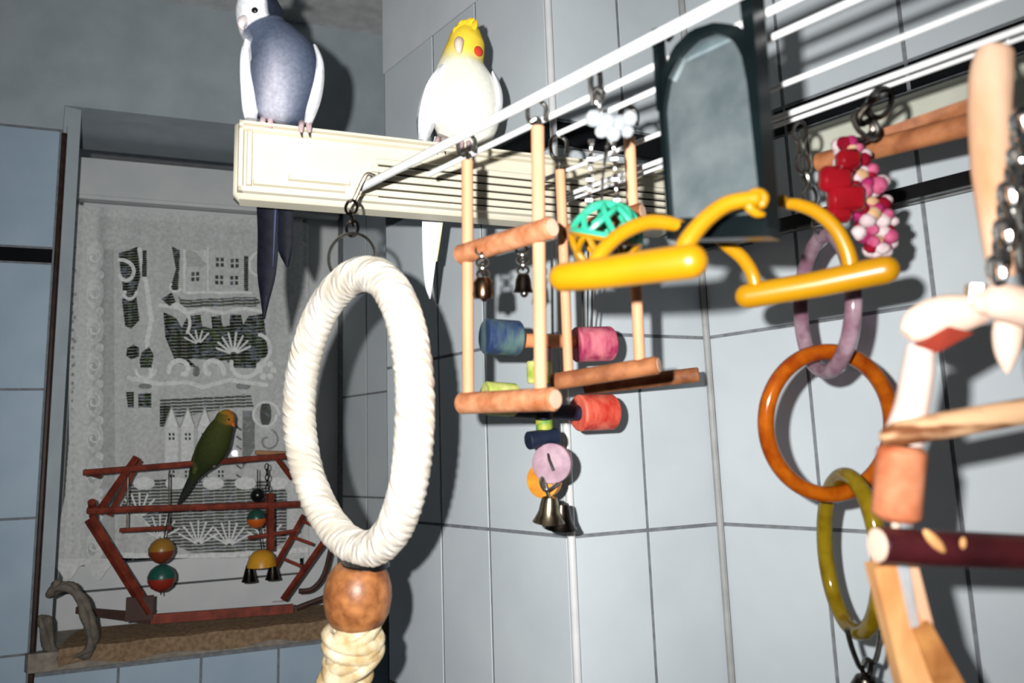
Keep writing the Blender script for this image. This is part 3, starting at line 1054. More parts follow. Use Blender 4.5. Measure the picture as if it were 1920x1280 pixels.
for fx in (384, 402):
    c_ = P(fx, 868, bd - .004)
    for k in (-1, 0, 1):
        mb.tube([c_ + UP * .004, c_ + RT * k * .003 - FW * .006, c_ + RT * k * .003 - UP * .007 - FW * .006], .0012, 5)
obj('foot', mb, mat('bird_foot', (176, 150, 150), (150, 120, 124), rough=.6), bud)

# cream louvred box lamp / vent fixed on the pier, projecting to the left
nP = np.array([math.sin(math.radians(20)), -math.cos(math.radians(20)), 0])
BXA = V1 + nP[:2] * .052
BXZ0, BXZ1 = ZL(.2725), ZL(.3600)
bL, bR = vpl(438, 300, BXA, 20), vpl(1262, 350, BXA, 20)
dBX = azd(20)
BXW = float((bR - bL) @ dBX)
bO = np.array([bL[0], bL[1], 0])
def bx(s, z, o=0.0):
    return bO + dBX * s + upz * (BXZ0 + z) + nP * o
HB = BXZ1 - BXZ0
DB = .040
vent = thing('louvred_box', 'long cream plastic louvred box on the tiled pier, two cockatiels on top', 'vent box', bx(BXW / 2, 0, -DB / 2))
mb = MB().bevel_box(bx(BXW / 2, HB / 2, -DB / 2 - .003), dBX * BXW / 2, nP * (DB / 2 - .003), upz * HB / 2, .006)
obj('housing', mb, M_CREAM, vent)
mb = MB()
e_ = .0075
def fbar(s0, s1, z0, z1, o0=-.004, o1=.0018):
    mb.hexa([bx(s0, z0, o0), bx(s1, z0, o0), bx(s1, z1, o0), bx(s0, z1, o0), bx(s0 + .001, z0 + .0008, o1), bx(s1 - .001, z0 + .0008, o1), bx(s1 - .001, z1 - .0008, o1), bx(s0 + .001, z1 - .0008, o1)])
fbar(.004, BXW - .004, HB - .009, HB - .0045); fbar(.004, BXW - .004, HB - .0155, HB - .0105)
fbar(.004, BXW - .004, .004, .0105); fbar(.004, .010, .004, HB - .0045); fbar(.0125, .0185, .0115, HB - .016)
obj('front_rim', mb, M_CREAM, vent, smooth=False)
mb = MB()
fbar(.0195, .115, .013, .0195, -.004, .0012); fbar(.055, .12, .0215, .028, -.004, .0016)
obj('ledge', mb, M_CREAM, vent, smooth=False)
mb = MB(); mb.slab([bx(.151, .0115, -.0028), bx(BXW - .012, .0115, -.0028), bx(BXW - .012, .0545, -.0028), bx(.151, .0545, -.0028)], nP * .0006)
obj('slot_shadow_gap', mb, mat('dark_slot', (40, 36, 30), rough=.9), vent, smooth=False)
for k in range(5):
    z_ = .0125 + k * .0092
    s0_ = .125 + k * .006
    mb = MB().bevel_box(bx((s0_ + BXW - .010) / 2, z_ + .0033, -.001), dBX * (BXW - .010 - s0_) / 2, nP * .0025, upz * .0033, .0012)
    obj('slat', mb, M_CREAM, vent)

# grey cockatiel
dg = dep(vpl(525, 225, BXA, 20)) + .014
gc = thing('grey_cockatiel', 'grey cockatiel with white face and wing edges on the cream box', 'bird', P(525, 226, dg))
WHT, GRY, LGRY, NVY = (236, 238, 242), (76, 86, 106), (180, 180, 194), (34, 40, 55)
def gcol(t, c, s):
    if t < .33:
        if c > .62 - t * .8 and t > .02 and s < .75 + c * .2 and c > .35: return NVY
        if t < .03: return GRY
        return WHT if (c < .55 or s > .45) else NVY
    if t < .40:
        return mix(WHT, GRY, (c + 1.0 - (t - .33) * 2) * 2.2)
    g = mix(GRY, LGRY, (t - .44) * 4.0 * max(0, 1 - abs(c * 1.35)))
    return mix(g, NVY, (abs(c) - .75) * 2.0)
mb = MB()
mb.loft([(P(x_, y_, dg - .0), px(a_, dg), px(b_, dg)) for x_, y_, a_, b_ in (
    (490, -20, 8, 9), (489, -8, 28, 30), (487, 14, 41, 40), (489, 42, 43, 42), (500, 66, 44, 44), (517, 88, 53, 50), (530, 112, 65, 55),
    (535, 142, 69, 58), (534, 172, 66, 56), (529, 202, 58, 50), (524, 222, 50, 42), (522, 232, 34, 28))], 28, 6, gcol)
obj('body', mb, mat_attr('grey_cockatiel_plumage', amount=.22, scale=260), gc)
M_WF = mat('white_feather', (238, 240, 244), (222, 225, 232), rough=.8, scale=200, bump=.3, spec=.15)
M_DF = mat('navy_feather', (19, 21, 33), (11, 13, 22), rough=.6, scale=120, spec=.15)
mb = MB(); blade(mb, [(465, 78), (462, 105), (463, 140), (467, 175), (469, 205), (470, 224)], dg - .018, .008, [5, 10, 13, 16, 15, 11])
obj('wing', mb, M_WF, gc)['label'] = 'white edge of the folded wing, left'
mb = MB(); blade(mb, [(592, 88), (600, 114), (599, 148), (592, 182), (584, 208), (577, 232)], dg - .013, .008, [3, 6, 9, 11, 10, 6])
obj('wing', mb, M_WF, gc)['label'] = 'white edge of the folded wing, right'
mb = MB()
for x1_, y1_, w_ in ((512, -46, 5), (524, -34, 5), (500, -52, 4), (535, -22, 4)):
    blade(mb, [(492, -8), ((492 + x1_) / 2 + 4, (-8 + y1_) / 2 - 6), (x1_, y1_)], dg, .002, [9, w_, 1.5])
obj('crest', mb, mat('grey_feather', (110, 116, 130), (84, 90, 106), rough=.8), gc)
e1 = obj('eye', MB().ball(P(478.5, 21, dg - px(38, dg)), px(7, dg), 12), M_BLACKPL, gc)
obj('eye_ring', MB().tube(arc(P(478.5, 21, dg - px(38.5, dg)), RT, UP, px(8.5, dg), px(8.5, dg), 0, 2 * math.pi, 17)[:-1], px(1.6, dg), 6, closed=True), mat('eye_ring_skin', (206, 190, 186), rough=.7), e1)
M_BK = mat('pale_beak', (220, 212, 212), (206, 194, 194), rough=.45)
bk = MB(); bk.tube(smooth_path([P(461, 36, dg - .018), P(454, 42, dg - .026), P(453, 50, dg - .027), P(457, 57, dg - .024)], 4), [px(q, dg) for q in (8, 8.5, 9, 9, 8.5, 8, 7.5, 6.5, 5.5, 4.5, 3.6, 2.6, 1.2)], 12)
obj('beak', bk, M_BK, gc)
mb = MB(); blade(mb, [(516, 224), (505, 290), (501, 370), (503, 440), (500, 510), (497, 560), (495, 598)], [dg + .034, dg + .046, dg + .046, dg + .048, dg + .050, dg + .052, dg + .054], .0025, [16, 20, 20, 20, 18, 9, 2])
mbt = obj('tail', mb, M_DF, gc)
mb = MB(); blade(mb, [(534, 224), (531, 290), (531, 370), (532, 430), (535, 470), (539, 500)], [dg + .034, dg + .049, dg + .049, dg + .049, dg + .05, dg + .05], .0025, [16, 19, 19, 18, 13, 2])
obj('tail_feather', mb, M_DF, gc)
mb = MB(); blade(mb, [(522, 300), (517, 380), (514, 450), (512, 500)], dg + .043, .001, [2, 2.4, 2, 1])
obj('tail_feather', mb, mat('blue_grey_feather', (50, 58, 92), rough=.6), gc)
M_FOOT = mat('pink_grey_foot', (206, 184, 186), (170, 146, 150), rough=.6, scale=90)
M_CLAW = mat('dark_claw', (66, 52, 46), rough=.4)
def feet(parent, spots, d_front):
    for fx, fy in spots:
        mb, mc = MB(), MB()
        for k in (-1, 1):
            a_ = P(fx + k * 5, fy - 8, d_front + .012); b_ = P(fx + k * 7, fy - 2, d_front - .004); c_ = P(fx + k * 7.5, fy + 10, d_front - .005)
            mb.tube(smooth_path([a_, b_, c_], 4), [.0034] * 4 + [.003] * 3 + [.0022] * 2, 8, round_end=True)
            mc.tube(smooth_path([c_, P(fx + k * 7.5 + 2, fy + 22, d_front - .005)], 3), [.0016, .0014, .001, .0004], 6)
        f_ = obj('foot', mb, M_FOOT, parent)
        obj('claw', mc, M_CLAW, f_)
feet(gc, [(500, 228), (572, 236)], dep(vpl(535, 228, BXA, 20)))

# lutino cockatiel
dl = dep(vpl(866, 262, BXA, 20)) + .016
lc = thing('lutino_cockatiel', 'pale yellow cockatiel with yellow head and red cheek on the cream box', 'bird', P(860, 266, dl))
YEL, CRM, PWH = (244, 214, 66), (236, 234, 212), (240, 240, 234)
def lcol(t, c, s):
    if t < .36: return mix((236, 200, 40), (240, 212, 84), t * 2.0)
    if t < .50: return mix((240, 212, 84), CRM, (t - .36) / .12)
    return mix(CRM, PWH, abs(c) * 1.0 - .1)
mb = MB()
mb.loft([(P(x_, y_, dl), px(a_, dl), px(b_, dl)) for x_, y_, a_, b_ in (
    (884, 44, 7, 7), (881, 54, 20, 22), (876, 72, 32, 34), (873, 92, 36, 38), (868, 112, 40, 40), (866, 134, 50, 48), (868, 165, 62, 56),
    (870, 198, 68, 60), (866, 228, 68, 58), (858, 252, 56, 48), (850, 268, 34, 30))], 28, 6, lcol)
obj('body', mb, mat_attr('lutino_plumage', amount=.08, scale=220), lc)
M_YF = mat('yellow_feather', (240, 208, 52), (226, 190, 44), rough=.8, scale=160, spec=.15)
mb = MB()
for pts_, w_ in (([(862, 62), (866, 48), (874, 40)], [9, 9, 3]), ([(874, 60), (880, 44), (889, 37)], [10, 9, 3]), ([(884, 62), (891, 48), (893, 40)], [8, 6, 2]), ([(856, 70), (854, 58), (860, 50)], [8, 6, 2])):
    blade(mb, pts_, dl - .012, .005, w_)
obj('crest', mb, M_YF, lc)
mb = MB(); blade(mb, [(834, 128), (816, 160), (806, 195), (799, 230), (792, 266)], dl - .018, .012, [8, 17, 20, 18, 8])
obj('wing', mb, M_WF, lc)
mb = MB(); blade(mb, [(924, 138), (935, 168), (936, 200), (928, 228)], dl - .008, .010, [3, 6, 7, 3])
obj('wing', mb, M_WF, lc)
obj('cheek_patch', MB().ball(P(897, 96, dl - px(28, dl)), px(9.5, dl), 12, (1, .45, 1.0), axes=(unit(RT * .8 + FW * .6), unit(RT * .6 - FW * .8), UP)), mat('red_cheek', (206, 52, 30), (190, 66, 40), rough=.85), lc)
bk = MB(); bk.tube(smooth_path([P(862, 74, dl - .024), P(860, 82, dl - .030), P(860, 92, dl - .031), P(861, 103, dl - .027)], 4), [px(q, dl) for q in (6, 7.5, 8.5, 9, 9, 8.5, 8, 7.5, 7, 6, 4.5, 3, 1.5)], 12)
obj('beak', bk, mat('pink_beak', (232, 210, 190), (214, 190, 172), rough=.45), lc)
for ex, ey, ed in ((892, 78, 26), (848, 84, 24)):
    obj('eye', MB().ball(P(ex, ey, dl - px(ed, dl)), px(3.8, dl), 10), mat('dark_red_eye', (60, 26, 22), rough=.15), lc)
mb = MB(); blade(mb, [(836, 262), (822, 330), (812, 395), (806, 470), (804, 530), (806, 560)], [dl + .02, dl + .042, dl + .046, dl + .05, dl + .052, dl + .054], .0025, [22, 22, 20, 14, 8, 2])
obj('tail', mb, M_WF, lc)
mb = MB(); blade(mb, [(846, 262), (836, 330), (826, 395), (820, 450), (818, 490)], [dl + .022, dl + .047, dl + .05, dl + .052, dl + .054], .0025, [14, 12, 8, 6, 2])
obj('tail_feather', mb, mat('cream_feather', (244, 236, 190), (232, 222, 172), rough=.8), lc)
feet(lc, [(826, 268), (872, 272)], dep(vpl(850, 268, BXA, 20)))

# ------------------------------------------------------------------ wire rack the toys hang from
ZR = P(690, 345, .74)[2]
def R_(x, y, dz=0.0):
    return hpl(x, y, ZR + dz)
dRK = azd(AZ_R)                                     # rods run along this, towards the camera's right
def along(p, s):
    return p + dRK * s
rack = thing('wire_rack', 'white wire rack of long rods high along the right tiled wall, toys hanging from it', 'rack', R_(1240, 150))
FAR_END = 0.80
r1a = R_(690, 345)
mb = MB(); mb.tube([along(r1a, -.012), along(r1a, FAR_END)], .0042, 12)
obj('rod', mb, M_WHITEWIRE, rack)
for (x_, y_, back, rad) in ((900, 281, .075, .0028), (1079, 236, .02, .0024), (1477, 155, .27, .0023), (1499, 206, .27, .0027), (1502, 219, .27, .0019)):
    p_ = R_(x_, y_)
    dz_ = 0
    obj('rod', MB().tube([along(p_, -back), along(p_, FAR_END - .1)], rad, 10), M_WHITEWIRE, rack)
pr_ = np.array([math.cos(math.radians(AZ_R + 90)), math.sin(math.radians(AZ_R + 90)), 0])
for s_ in (.72, .95):
    obj('cross_wire', MB().tube([along(r1a, s_) - upz * .007, along(r1a, s_) + pr_ * .185 - upz * .007], .0028, 8), M_WHITEWIRE, rack)
for s_ in (.56, .74):
    a_ = along(r1a, s_) + pr_ * .175 - upz * .007
    obj('wall_bracket', MB().tube([a_, a_ + pr_ * .31], .004, 8), M_WHITEWIRE, rack)
# end loop of the front rod
obj('end_hook', MB().tube(smooth_path([P(706, 333, .733), P(690, 326, .732), P(680, 340, .733), P(670, 362, .734), P(660, 382, .735)], 5), .0022, 8), M_DARKMETAL, rack)

# ------------------------------------------------------------------ big rope ring
rr = thing('rope_ring', 'large white cotton rope ring with wooden bead and knotted sisal tail', 'bird swing', P(660, 1280, .72))
Cc, RRAD, TUBE = P(658, 771, .715), .1345, .0166
dzr = .080
hx = .0564
ux_ = RT * (hx / RRAD) - unit(ray(660, 771)) * (dzr / RRAD)
uy_ = UP
NS = 560
cen = [Cc + RRAD * (math.cos(a) * ux_ + 1.0 * math.sin(a) * uy_) + RT * (.009 * math.sin(a) ** 2) for a in np.linspace(0, 2 * math.pi, NS, endpoint=False)]
tans = [unit(cen[(i + 1) % NS] - cen[i - 1]) for i in range(NS)]
nax = unit(np.cross(ux_, uy_))
for st in range(4):
    pth = []
    for i in range(NS):
        rad_ = unit(cen[i] - Cc)
        ph = 2 * math.pi * (st / 4 + 22 * i / NS)
        pth.append(cen[i] + TUBE * .52 * (math.cos(ph) * rad_ + math.sin(ph) * nax))
    o = obj('strand', MB().tube(pth, TUBE * .56, 8, closed=True), M_ROPE, rr)
obj('metal_ring', MB().tube(arc(P(660, 484, .722), unit(RT * .96 - FW * .28), UP, px(49, .722), px(47, .722), 0, 2 * math.pi, 41)[:-1], .0016, 8, closed=True), M_STEEL, rr)
for a_, b_, f_ in (((660, 378), (658, 400), 0), ((658, 398), (662, 420), 1), ((662, 416), (660, 440), 0)):
    mb = MB(); link_mb(mb, P(*a_, .731), P(*b_, .727), .0016, .0058, f_)
    obj('chain_link', mb, M_DARKMETAL, rr)
obj('black_band', MB().lathe([(.020, -.004), (.0235, -.002), (.0235, .003), (.019, .005)], P(686, 1057, .715), UP, 20), M_BLACKPL, rr)
obj('wooden_bead', MB().lathe([(.012, .031), (.022, .0295), (.029, .021), (.0325, .008), (.033, -.003), (.031, -.016), (.026, -.026), (.018, -.0305), (.012, -.031)], P(671, 1116, .71), UP + RT * .02, 28), M_BEADWOOD, rr)
# knot: thick strands wound round, and the tail
kc = P(662, 1210, .71)
def wind(c, w, h, tilt, ph, r):
    t_ = RT * math.cos(tilt) + UP * math.sin(tilt)
    return MB().tube([c + t_ * w * math.cos(a) + FW * w * .8 * math.sin(a) + UP * (h * math.sin(a + ph)) for a in np.linspace(0, 2 * math.pi, 28, endpoint=False)], r, 9, closed=True)
for c_, w_, h_, t_, ph_ in ((kc + UP * .016 + RT * .003, .028, .006, .42, .4), (kc + UP * .003, .033, .006, -.40, 1.2), (kc - UP * .010 + RT * .002, .031, .007, .38, .2), (kc - UP * .022 - RT * .005, .026, .005, -.30, .5), (kc + UP * .010 - RT * .006, .027, .010, .75, 2.0)):
    for k in range(2):
        obj('knot_strand', wind(c_ + UP * (k - .5) * .0098, w_ - .0068, h_, t_, ph_, .0068), M_SISAL, rr)
for k in range(3):
    ph = k * 2.094
    pth = [P(655, 1236, .71) * (1 - t) + P(606, 1345, .70) * t + .0125 * (RT * math.cos(ph + t * 9) + FW * math.sin(ph + t * 9)) for t in np.linspace(0, 1, 30)]
    obj('tail_strand', MB().tube(pth, .0105, 9), M_SISAL, rr)

# ------------------------------------------------------------------ wooden ladder swing (front)
M_ENDGRAIN = mat('pale_end_grain', (206, 176, 154), (190, 156, 132), rough=.8, scale=60, spec=.2)
def swing_frame(name, label, posts, dowels, hooks, mpost, mdow, cat='bird swing'):
    t = thing(name, label, cat, dowels[-1][0])
    for a_, b_, r_ in posts:
        obj('upright', MB().rod(a_, b_, r_, 12), mpost, t)
    for a_, b_, r_ in dowels:
        pd_ = obj('perch_dowel', MB().rod(a_, b_, r_, 20, .22), mdow, t)
        for e_, o_ in ((b_, a_), (a_, b_)):
            ax0 = unit(np.asarray(e_) - np.asarray(o_))
            obj('end_grain', MB().lathe([(r_ * .80, -.0004), (r_ * .78, .0003), (.0003, .0004)], e_, ax0, 18), M_ENDGRAIN, pd_)['label'] = 'pale sawn end'
    for (a_, top_) in hooks:
        mb = MB()
        top_ = np.asarray(top_)
        mb.tube(smooth_path([a_ - UP * .004, a_ + UP * .006, top_ - UP * .009 - RT * .006, top_ + UP * .004 - RT * .007, top_ + UP * .0085, top_ + UP * .003 + RT * .0075, top_ - UP * .008 + RT * .007], 4), .0019, 8)
        obj('hook', mb, M_STEEL, t)
    return t
d1, d2 = dep(R_(877, 266)), dep(R_(1006, 205))
swing_frame('ladder_swing', 'pale wooden ladder swing with two perch dowels hanging from the front rod', [
    (P(876, 300, d1), P(878, 752, d1 + .012), px(11, d1)), (P(1008, 236, d2), P(1014, 748, d2 + .012), px(12.5, d2))],
    [(P(862, 478, d1 + .01), P(1036, 426, d2 - .01), px(21, d2)), (P(864, 756, d1 + .014), P(1042, 748, d2 - .004), px(22.5, d2))],
    [(P(876, 300, d1), R_(874, 268)), (P(1008, 236, d2), R_(1006, 207))], M_DOWEL, M_PERCHWOOD)
# two little bells hung from the upper dowel
M_STUD = M_STEEL
for lab, bxp, byp, dd_, hh, kind in (('small dark brass bell on a link chain under the upper dowel, beside the far upright', 906, 540, .63, 1.0, 0), ('small steel bell on a link chain between the two uprights of the wooden ladder swing', 981, 532, .66, .9, 1)):
    t = thing('chain_bell', lab, 'bell', P(bxp, byp + 22, dd_))
    r_ = px(20, dd_) * hh
    body = [(.002, r_ * 1.1), (r_ * .7, r_ * .95), (r_ * .95, r_ * .5), (r_ * .95, -.1 * r_), (r_ * 1.02, -r_ * .6), (r_ * .9, -r_ * 1.0), (r_ * .6, -r_ * 1.0)] if kind == 0 else [(.002, r_ * 1.1), (r_ * .6, r_ * .95), (r_ * .8, r_ * .4), (r_ * .88, -.4 * r_), (r_ * 1.05, -r_ * .9), (r_ * .8, -r_ * .9)]
    obj('bell_cup', MB().lathe(body, P(bxp, byp, dd_), UP, 18), M_BRASS if kind == 0 else M_DARKMETAL, t)
    obj('clapper', MB().ball(P(bxp + 2, byp + 18, dd_ - .004), px(8, dd_), 10), M_STEEL if kind else M_BRASS, t)
    obj('chain', chain_mb(P(bxp - 3, byp - 76 + kind * 8, dd_), P(bxp, byp - 20, dd_), 5, .0013, .0052), M_STUD, t)

# ------------------------------------------------------------------ second ladder swing and the perch by the wall
h1_, h2_ = R_(1048, 284), R_(1178, 262)
e1_, e2_ = .675, .640
swing_frame('ladder_swing', 'brown wooden ladder swing behind the yellow perch, its lower dowel above the dark perch', [
    (P(1050, 318, e1_), P(1066, 700, e1_ + .01), px(9.5, e1_)), (P(1180, 256, e2_), P(1200, 690, e2_ + .01), px(11, e2_))],
    [(P(1055, 440, e1_ + .008), P(1205, 396, e2_ - .005), px(17, e2_)), (P(1036, 716, e1_ + .012), P(1236, 684, e2_), px(17.5, e2_))],
    [(P(1050, 318, e1_), P(1047, 272, e1_ - .004)), (P(1180, 256, e2_), P(1178, 218, e2_ - .004))], M_DOWEL, M_DARKPERCH)
wp = thing('wall_perch', 'short dark brown wooden perch standing off the pier wall near the tiled corner', 'perch', P(1210, 724, .84))
obj('dowel', MB().rod(P(1096, 727, .86), P(1311, 702, .83), px(14, .84), 18, .15), M_DARKPERCH, wp)
q_ = vpl(1100, 725, V1, AZ_PIER)
obj('screw_stem', MB().rod(P(1104, 726, .858), q_ + unit(P(1104, 726, .858) - q_) * .0025, .004, 8), M_STEEL, wp)

# ------------------------------------------------------------------ coloured block toy
M_BLUEW = mat('blue_stained_wood', (30, 48, 84), (86, 112, 104), rough=.55, scale=60, stretch=(1, 1, .3), lo=.42, hi=.7)
M_PINKW = mat('magenta_stained_wood', (150, 40, 78), (206, 116, 128), rough=.55, scale=90, stretch=(1, 1, .3))
M_REDW = mat('red_dyed_wood', (180, 42, 28), (214, 104, 82), rough=.55, scale=90, stretch=(1, 1, .3))
M_LIME = mat('lime_stained_wood', (150, 168, 60), (206, 206, 130), rough=.6, scale=80)
M_VIOLET = mat('violet_stained_wood', (178, 150, 160), (146, 116, 130), rough=.6, scale=60)
M_OCHRE = mat('ochre_stained_wood', (214, 150, 48), (186, 112, 34), rough=.5, scale=60)
M_NAVYP = mat('navy_wood', (22, 36, 60), (14, 22, 40), rough=.5, scale=40)
M_PEG = mat('peach_peg_wood', (226, 152, 104), (206, 128, 84), rough=.55, scale=40)
dt_ = .765
bt = thing('block_toy', 'hanging toy of coloured wooden cylinders and discs with two steel bells at the bottom', 'bird toy', P(1032, 985, .75))
def cyl_px(name, a, b, r, m, d0, d1, lab=None, n=22):
    o = obj(name, MB().rod(P(*a, d0), P(*b, d1), r, n, .1), m, bt)
    if lab: o['label'] = lab
    return o
cyl_px('block', (908, 630), (973, 634), px(34, .72), M_BLUEW, .725, .740, 'blue and green stained cylinder')
cyl_px('peg', (970, 638), (1082, 640), px(13.5, .75), M_PEG, .742, .79)
cyl_px('block', (1078, 646), (1146, 644), px(33, .79), M_PINKW, .785, .80, 'magenta cylinder')
cyl_px('block', (1083, 774), (1148, 772), px(34, .80), M_REDW, .79, .81, 'red cylinder')
cyl_px('peg', (958, 768), (1086, 774), px(15, .78), M_NAVYP, .75, .79)
cyl_px('block', (908, 746), (966, 750), px(32, .735), M_LIME, .735, .748, 'lime cylinder')
cyl_px('bead', (1011, 676), (1012, 718), px(24, dt_), M_LIME, dt_, dt_)
cyl_px('bead', (1020, 652), (1020, 676), px(15, dt_), M_VIOLET, dt_, dt_)
cyl_px('bead', (1019, 758), (1020, 786), px(18, dt_), M_NAVYP, dt_, dt_)
cyl_px('bead', (1020, 786), (1021, 806), px(16, dt_), mat('green_yellow_bead', (70, 130, 56), (190, 180, 60), rough=.5, scale=70), dt_, dt_)
cyl_px('block', (990, 826), (1044, 818), px(17, .76), M_NAVYP, .75, .765, 'navy peg')
fd = unit(-FW * .93 - RT * .30 + UP * .1)
obj('disc', MB().lathe([(px(33, .745), -.007), (px(37, .745), -.0055), (px(37.5, .745), .0055), (px(34, .745), .007), (.001, .007)], P(1036, 868, .75), fd, 26), M_VIOLET, bt)['label'] = 'pale violet disc'
obj('disc', MB().lathe([(px(30, .755), -.006), (px(33, .755), -.005), (px(33.5, .755), .005), (px(30, .755), .006), (.001, .006)], P(1021, 900, .77), unit(fd - RT * .2), 24), M_OCHRE, bt)['label'] = 'ochre disc'
obj('wire', MB().tube([P(1017, 470, dt_), P(1020, 640, dt_), P(1021, 812, dt_), P(1030, 862, .741), P(1038, 882, .739)], .0016, 8), M_STEEL, bt)
obj('carabiner', MB().tube(smooth_path([P(1046, 905, .738), P(1024, 920, .738), P(1014, 905, .739), P(1018, 896, .740), P(1028, 930, .742), P(1034, 938, .744)], 4), .0017, 8), M_CHROME, bt)
M_BELLST = mat('worn_bell_steel', (176, 164, 138), (96, 88, 74), rough=.25, metal=1.0, scale=60)
for cx_, cy_, dd_, mm in ((1030, 950, .748, M_BELLST), (1052, 962, .765, M_DARKMETAL)):
    s_ = px(1, dd_)
    b_ = obj('bell', MB().lathe([(2 * s_, 20 * s_), (14 * s_, 18 * s_), (17 * s_, 8 * s_), (20 * s_, -8 * s_), (27 * s_, -22 * s_), (31 * s_, -28 * s_), (26 * s_, -27 * s_)], P(cx_, cy_, dd_), UP + RT * .04, 22), mm, bt)
    obj('clapper', MB().ball(P(cx_ + 2, cy_ + 28, dd_), 7 * s_, 10), M_DARKMETAL, b_)
for k, (xa, xb) in enumerate(((1103, 1102), (1113, 1110), (1094, 1092))):
    obj('string', MB().tube([P(xa, 470, .70), P(xb, 560, .75), P(xb, 618, .79)], .0009, 6), mat('dark_string', (70, 70, 64), rough=.8), bt)

# ------------------------------------------------------------------ acrylic hanger with the lattice ball
da_ = dep(R_(1115, 148))
ht = thing('acrylic_hanger', 'clear acrylic beads on a steel clip and chain over the front rod', 'bird toy', P(1150, 380, da_ + .012))
rp = P(1120, 142, da_)
mb = MB()
mb.tube(smooth_path([P(1112, 196, da_ - .006), P(1108, 160, da_ - .008), P(1108, 134, da_ - .006), P(1115, 125, da_), P(1124, 136, da_ + .006), P(1126, 170, da_ + .004), P(1123, 196, da_ + .002)], 5), .0021, 8)
obj('clip', mb, M_STEEL, ht)
for k, (a_, b_) in enumerate((((1119, 168), (1122, 190)), ((1121, 186), (1123, 208)))):
    mb = MB(); link_mb(mb, P(*a_, da_ - .004), P(*b_, da_ - .004), .0014, .0042, k)
    obj('chain_link', mb, M_CHROME, ht)
for k, (bx_, by_, br_) in enumerate(((1113, 222, 16), (1138, 228, 17), (1160, 232, 17), (1181, 222, 15), (1128, 246, 13), (1176, 246, 13), (1150, 252, 14))):
    obj('bead', MB().ball(P(bx_, by_, da_ - .006 + .003 * (k % 3)), px(br_, da_), 10), M_CLEAR, ht, smooth=False)
def twist(name, x0, y0, x1, y1, d0, d1):
    """twisted flat metal strip that catches the light at each turn"""
    mb = MB()
    vs, fs = [], []
    n_ = 40
    for i in range(n_ + 1):
        t = i / n_
        c = P(x0 + (x1 - x0) * t, y0 + (y1 - y0) * t, d0 + (d1 - d0) * t)
        a = t * math.pi * 3.2
        w = RT * math.cos(a) + FW * math.sin(a)
        wd = px(5.5, d0)
        nn = np.cross(w, UP) * .0005
        vs += [c - w * wd - nn, c + w * wd - nn, c + w * wd + nn, c - w * wd + nn]
    for i in range(n_):
        for k in range(4):
            fs.append((i * 4 + k, i * 4 + (k + 1) % 4, i * 4 + 4 + (k + 1) % 4, i * 4 + 4 + k))
    fs += [(0, 1, 2, 3), (n_ * 4 + 3, n_ * 4 + 2, n_ * 4 + 1, n_ * 4)]
    mb.add(vs, fs)
    return obj(name, mb, M_CHROME, ht)
twist('twisted_strip', 1109, 262, 1104, 385, da_, da_ + .01)
twist('twisted_strip', 1150, 262, 1157, 385, da_, da_ + .01)

db_ = da_ + .012
bc, br = P(1136, 445, db_), px(64, db_)
lb = thing('lattice_ball', 'small lattice ball, green upper half and yellow lower half, behind the yellow perch', 'bird toy', bc - UP * br)
ax_ = unit(UP + RT * .18 - FW * .15)
u_ = unit(np.cross(ax_, FW)); w_ = np.cross(ax_, u_)
def half_ball(name, sgn, m):
    mb = MB()
    def sp(lat, lon):
        return bc + br * (sgn * math.sin(lat) * ax_ + math.cos(lat) * (math.cos(lon) * u_ + math.sin(lon) * w_))
    for k in range(7):
        for dr in (-1, 1):
            lon0 = 2 * math.pi * k / 7
            mb.tube([sp(t * 1.45, lon0 + dr * t * 1.1) for t in np.linspace(0.0, 1, 12)], .0024, 6)
    mb.tube([sp(.02, a) for a in np.linspace(0, 2 * math.pi, 32, endpoint=False)], .0030, 6, closed=True)
    mb.tube([sp(1.2, a) for a in np.linspace(0, 2 * math.pi, 14, endpoint=False)], .0028, 6, closed=True)
    o = obj(name, mb, m, lb)
    return o
half_ball('green_half', 1, M_GREENPL)
half_ball('yellow_half', -1, M_YELLOW)
obj('hanging_loop', MB().tube([bc + ax_ * br * .98, P(1128, 384, da_ + .011), P(1130, 330, da_ + .006), P(1140, 262, da_ + .002)], .0012, 6), M_STEEL, lb)
jb = obj('bell', MB().ball(bc - ax_ * br * .3, br * .28, 12), M_BRASS, lb)

# ------------------------------------------------------------------ arched bird mirror
MA = P(1240, 200, .505)
def M_(x, y, o=0.0):
    """point on the mirror's front plane (o metres towards the room)"""
    return vpl(x, y, MA, AZ_R) + nM * o
nM = np.array([math.sin(math.radians(AZ_R)), -math.cos(math.radians(AZ_R)), 0])
mi = thing('arched_mirror', 'dark teal plastic bird mirror with arched glass, hooked on the wire rack', 'mirror', M_(1350, 440))
glass = [(1264, 412), (1257, 300), (1251, 205), (1260, 152), (1282, 106), (1312, 76), (1346, 64), (1378, 76), (1396, 106), (1407, 160), (1420, 280), (1433, 404)]
outer = [(1258, 432), (1248, 300), (1241, 200), (1246, 146), (1268, 94), (1302, 60), (1346, 46), (1390, 52), (1410, 90), (1422, 160), (1436, 280), (1450, 428)]
no_, ng_ = len(outer), len(glass)
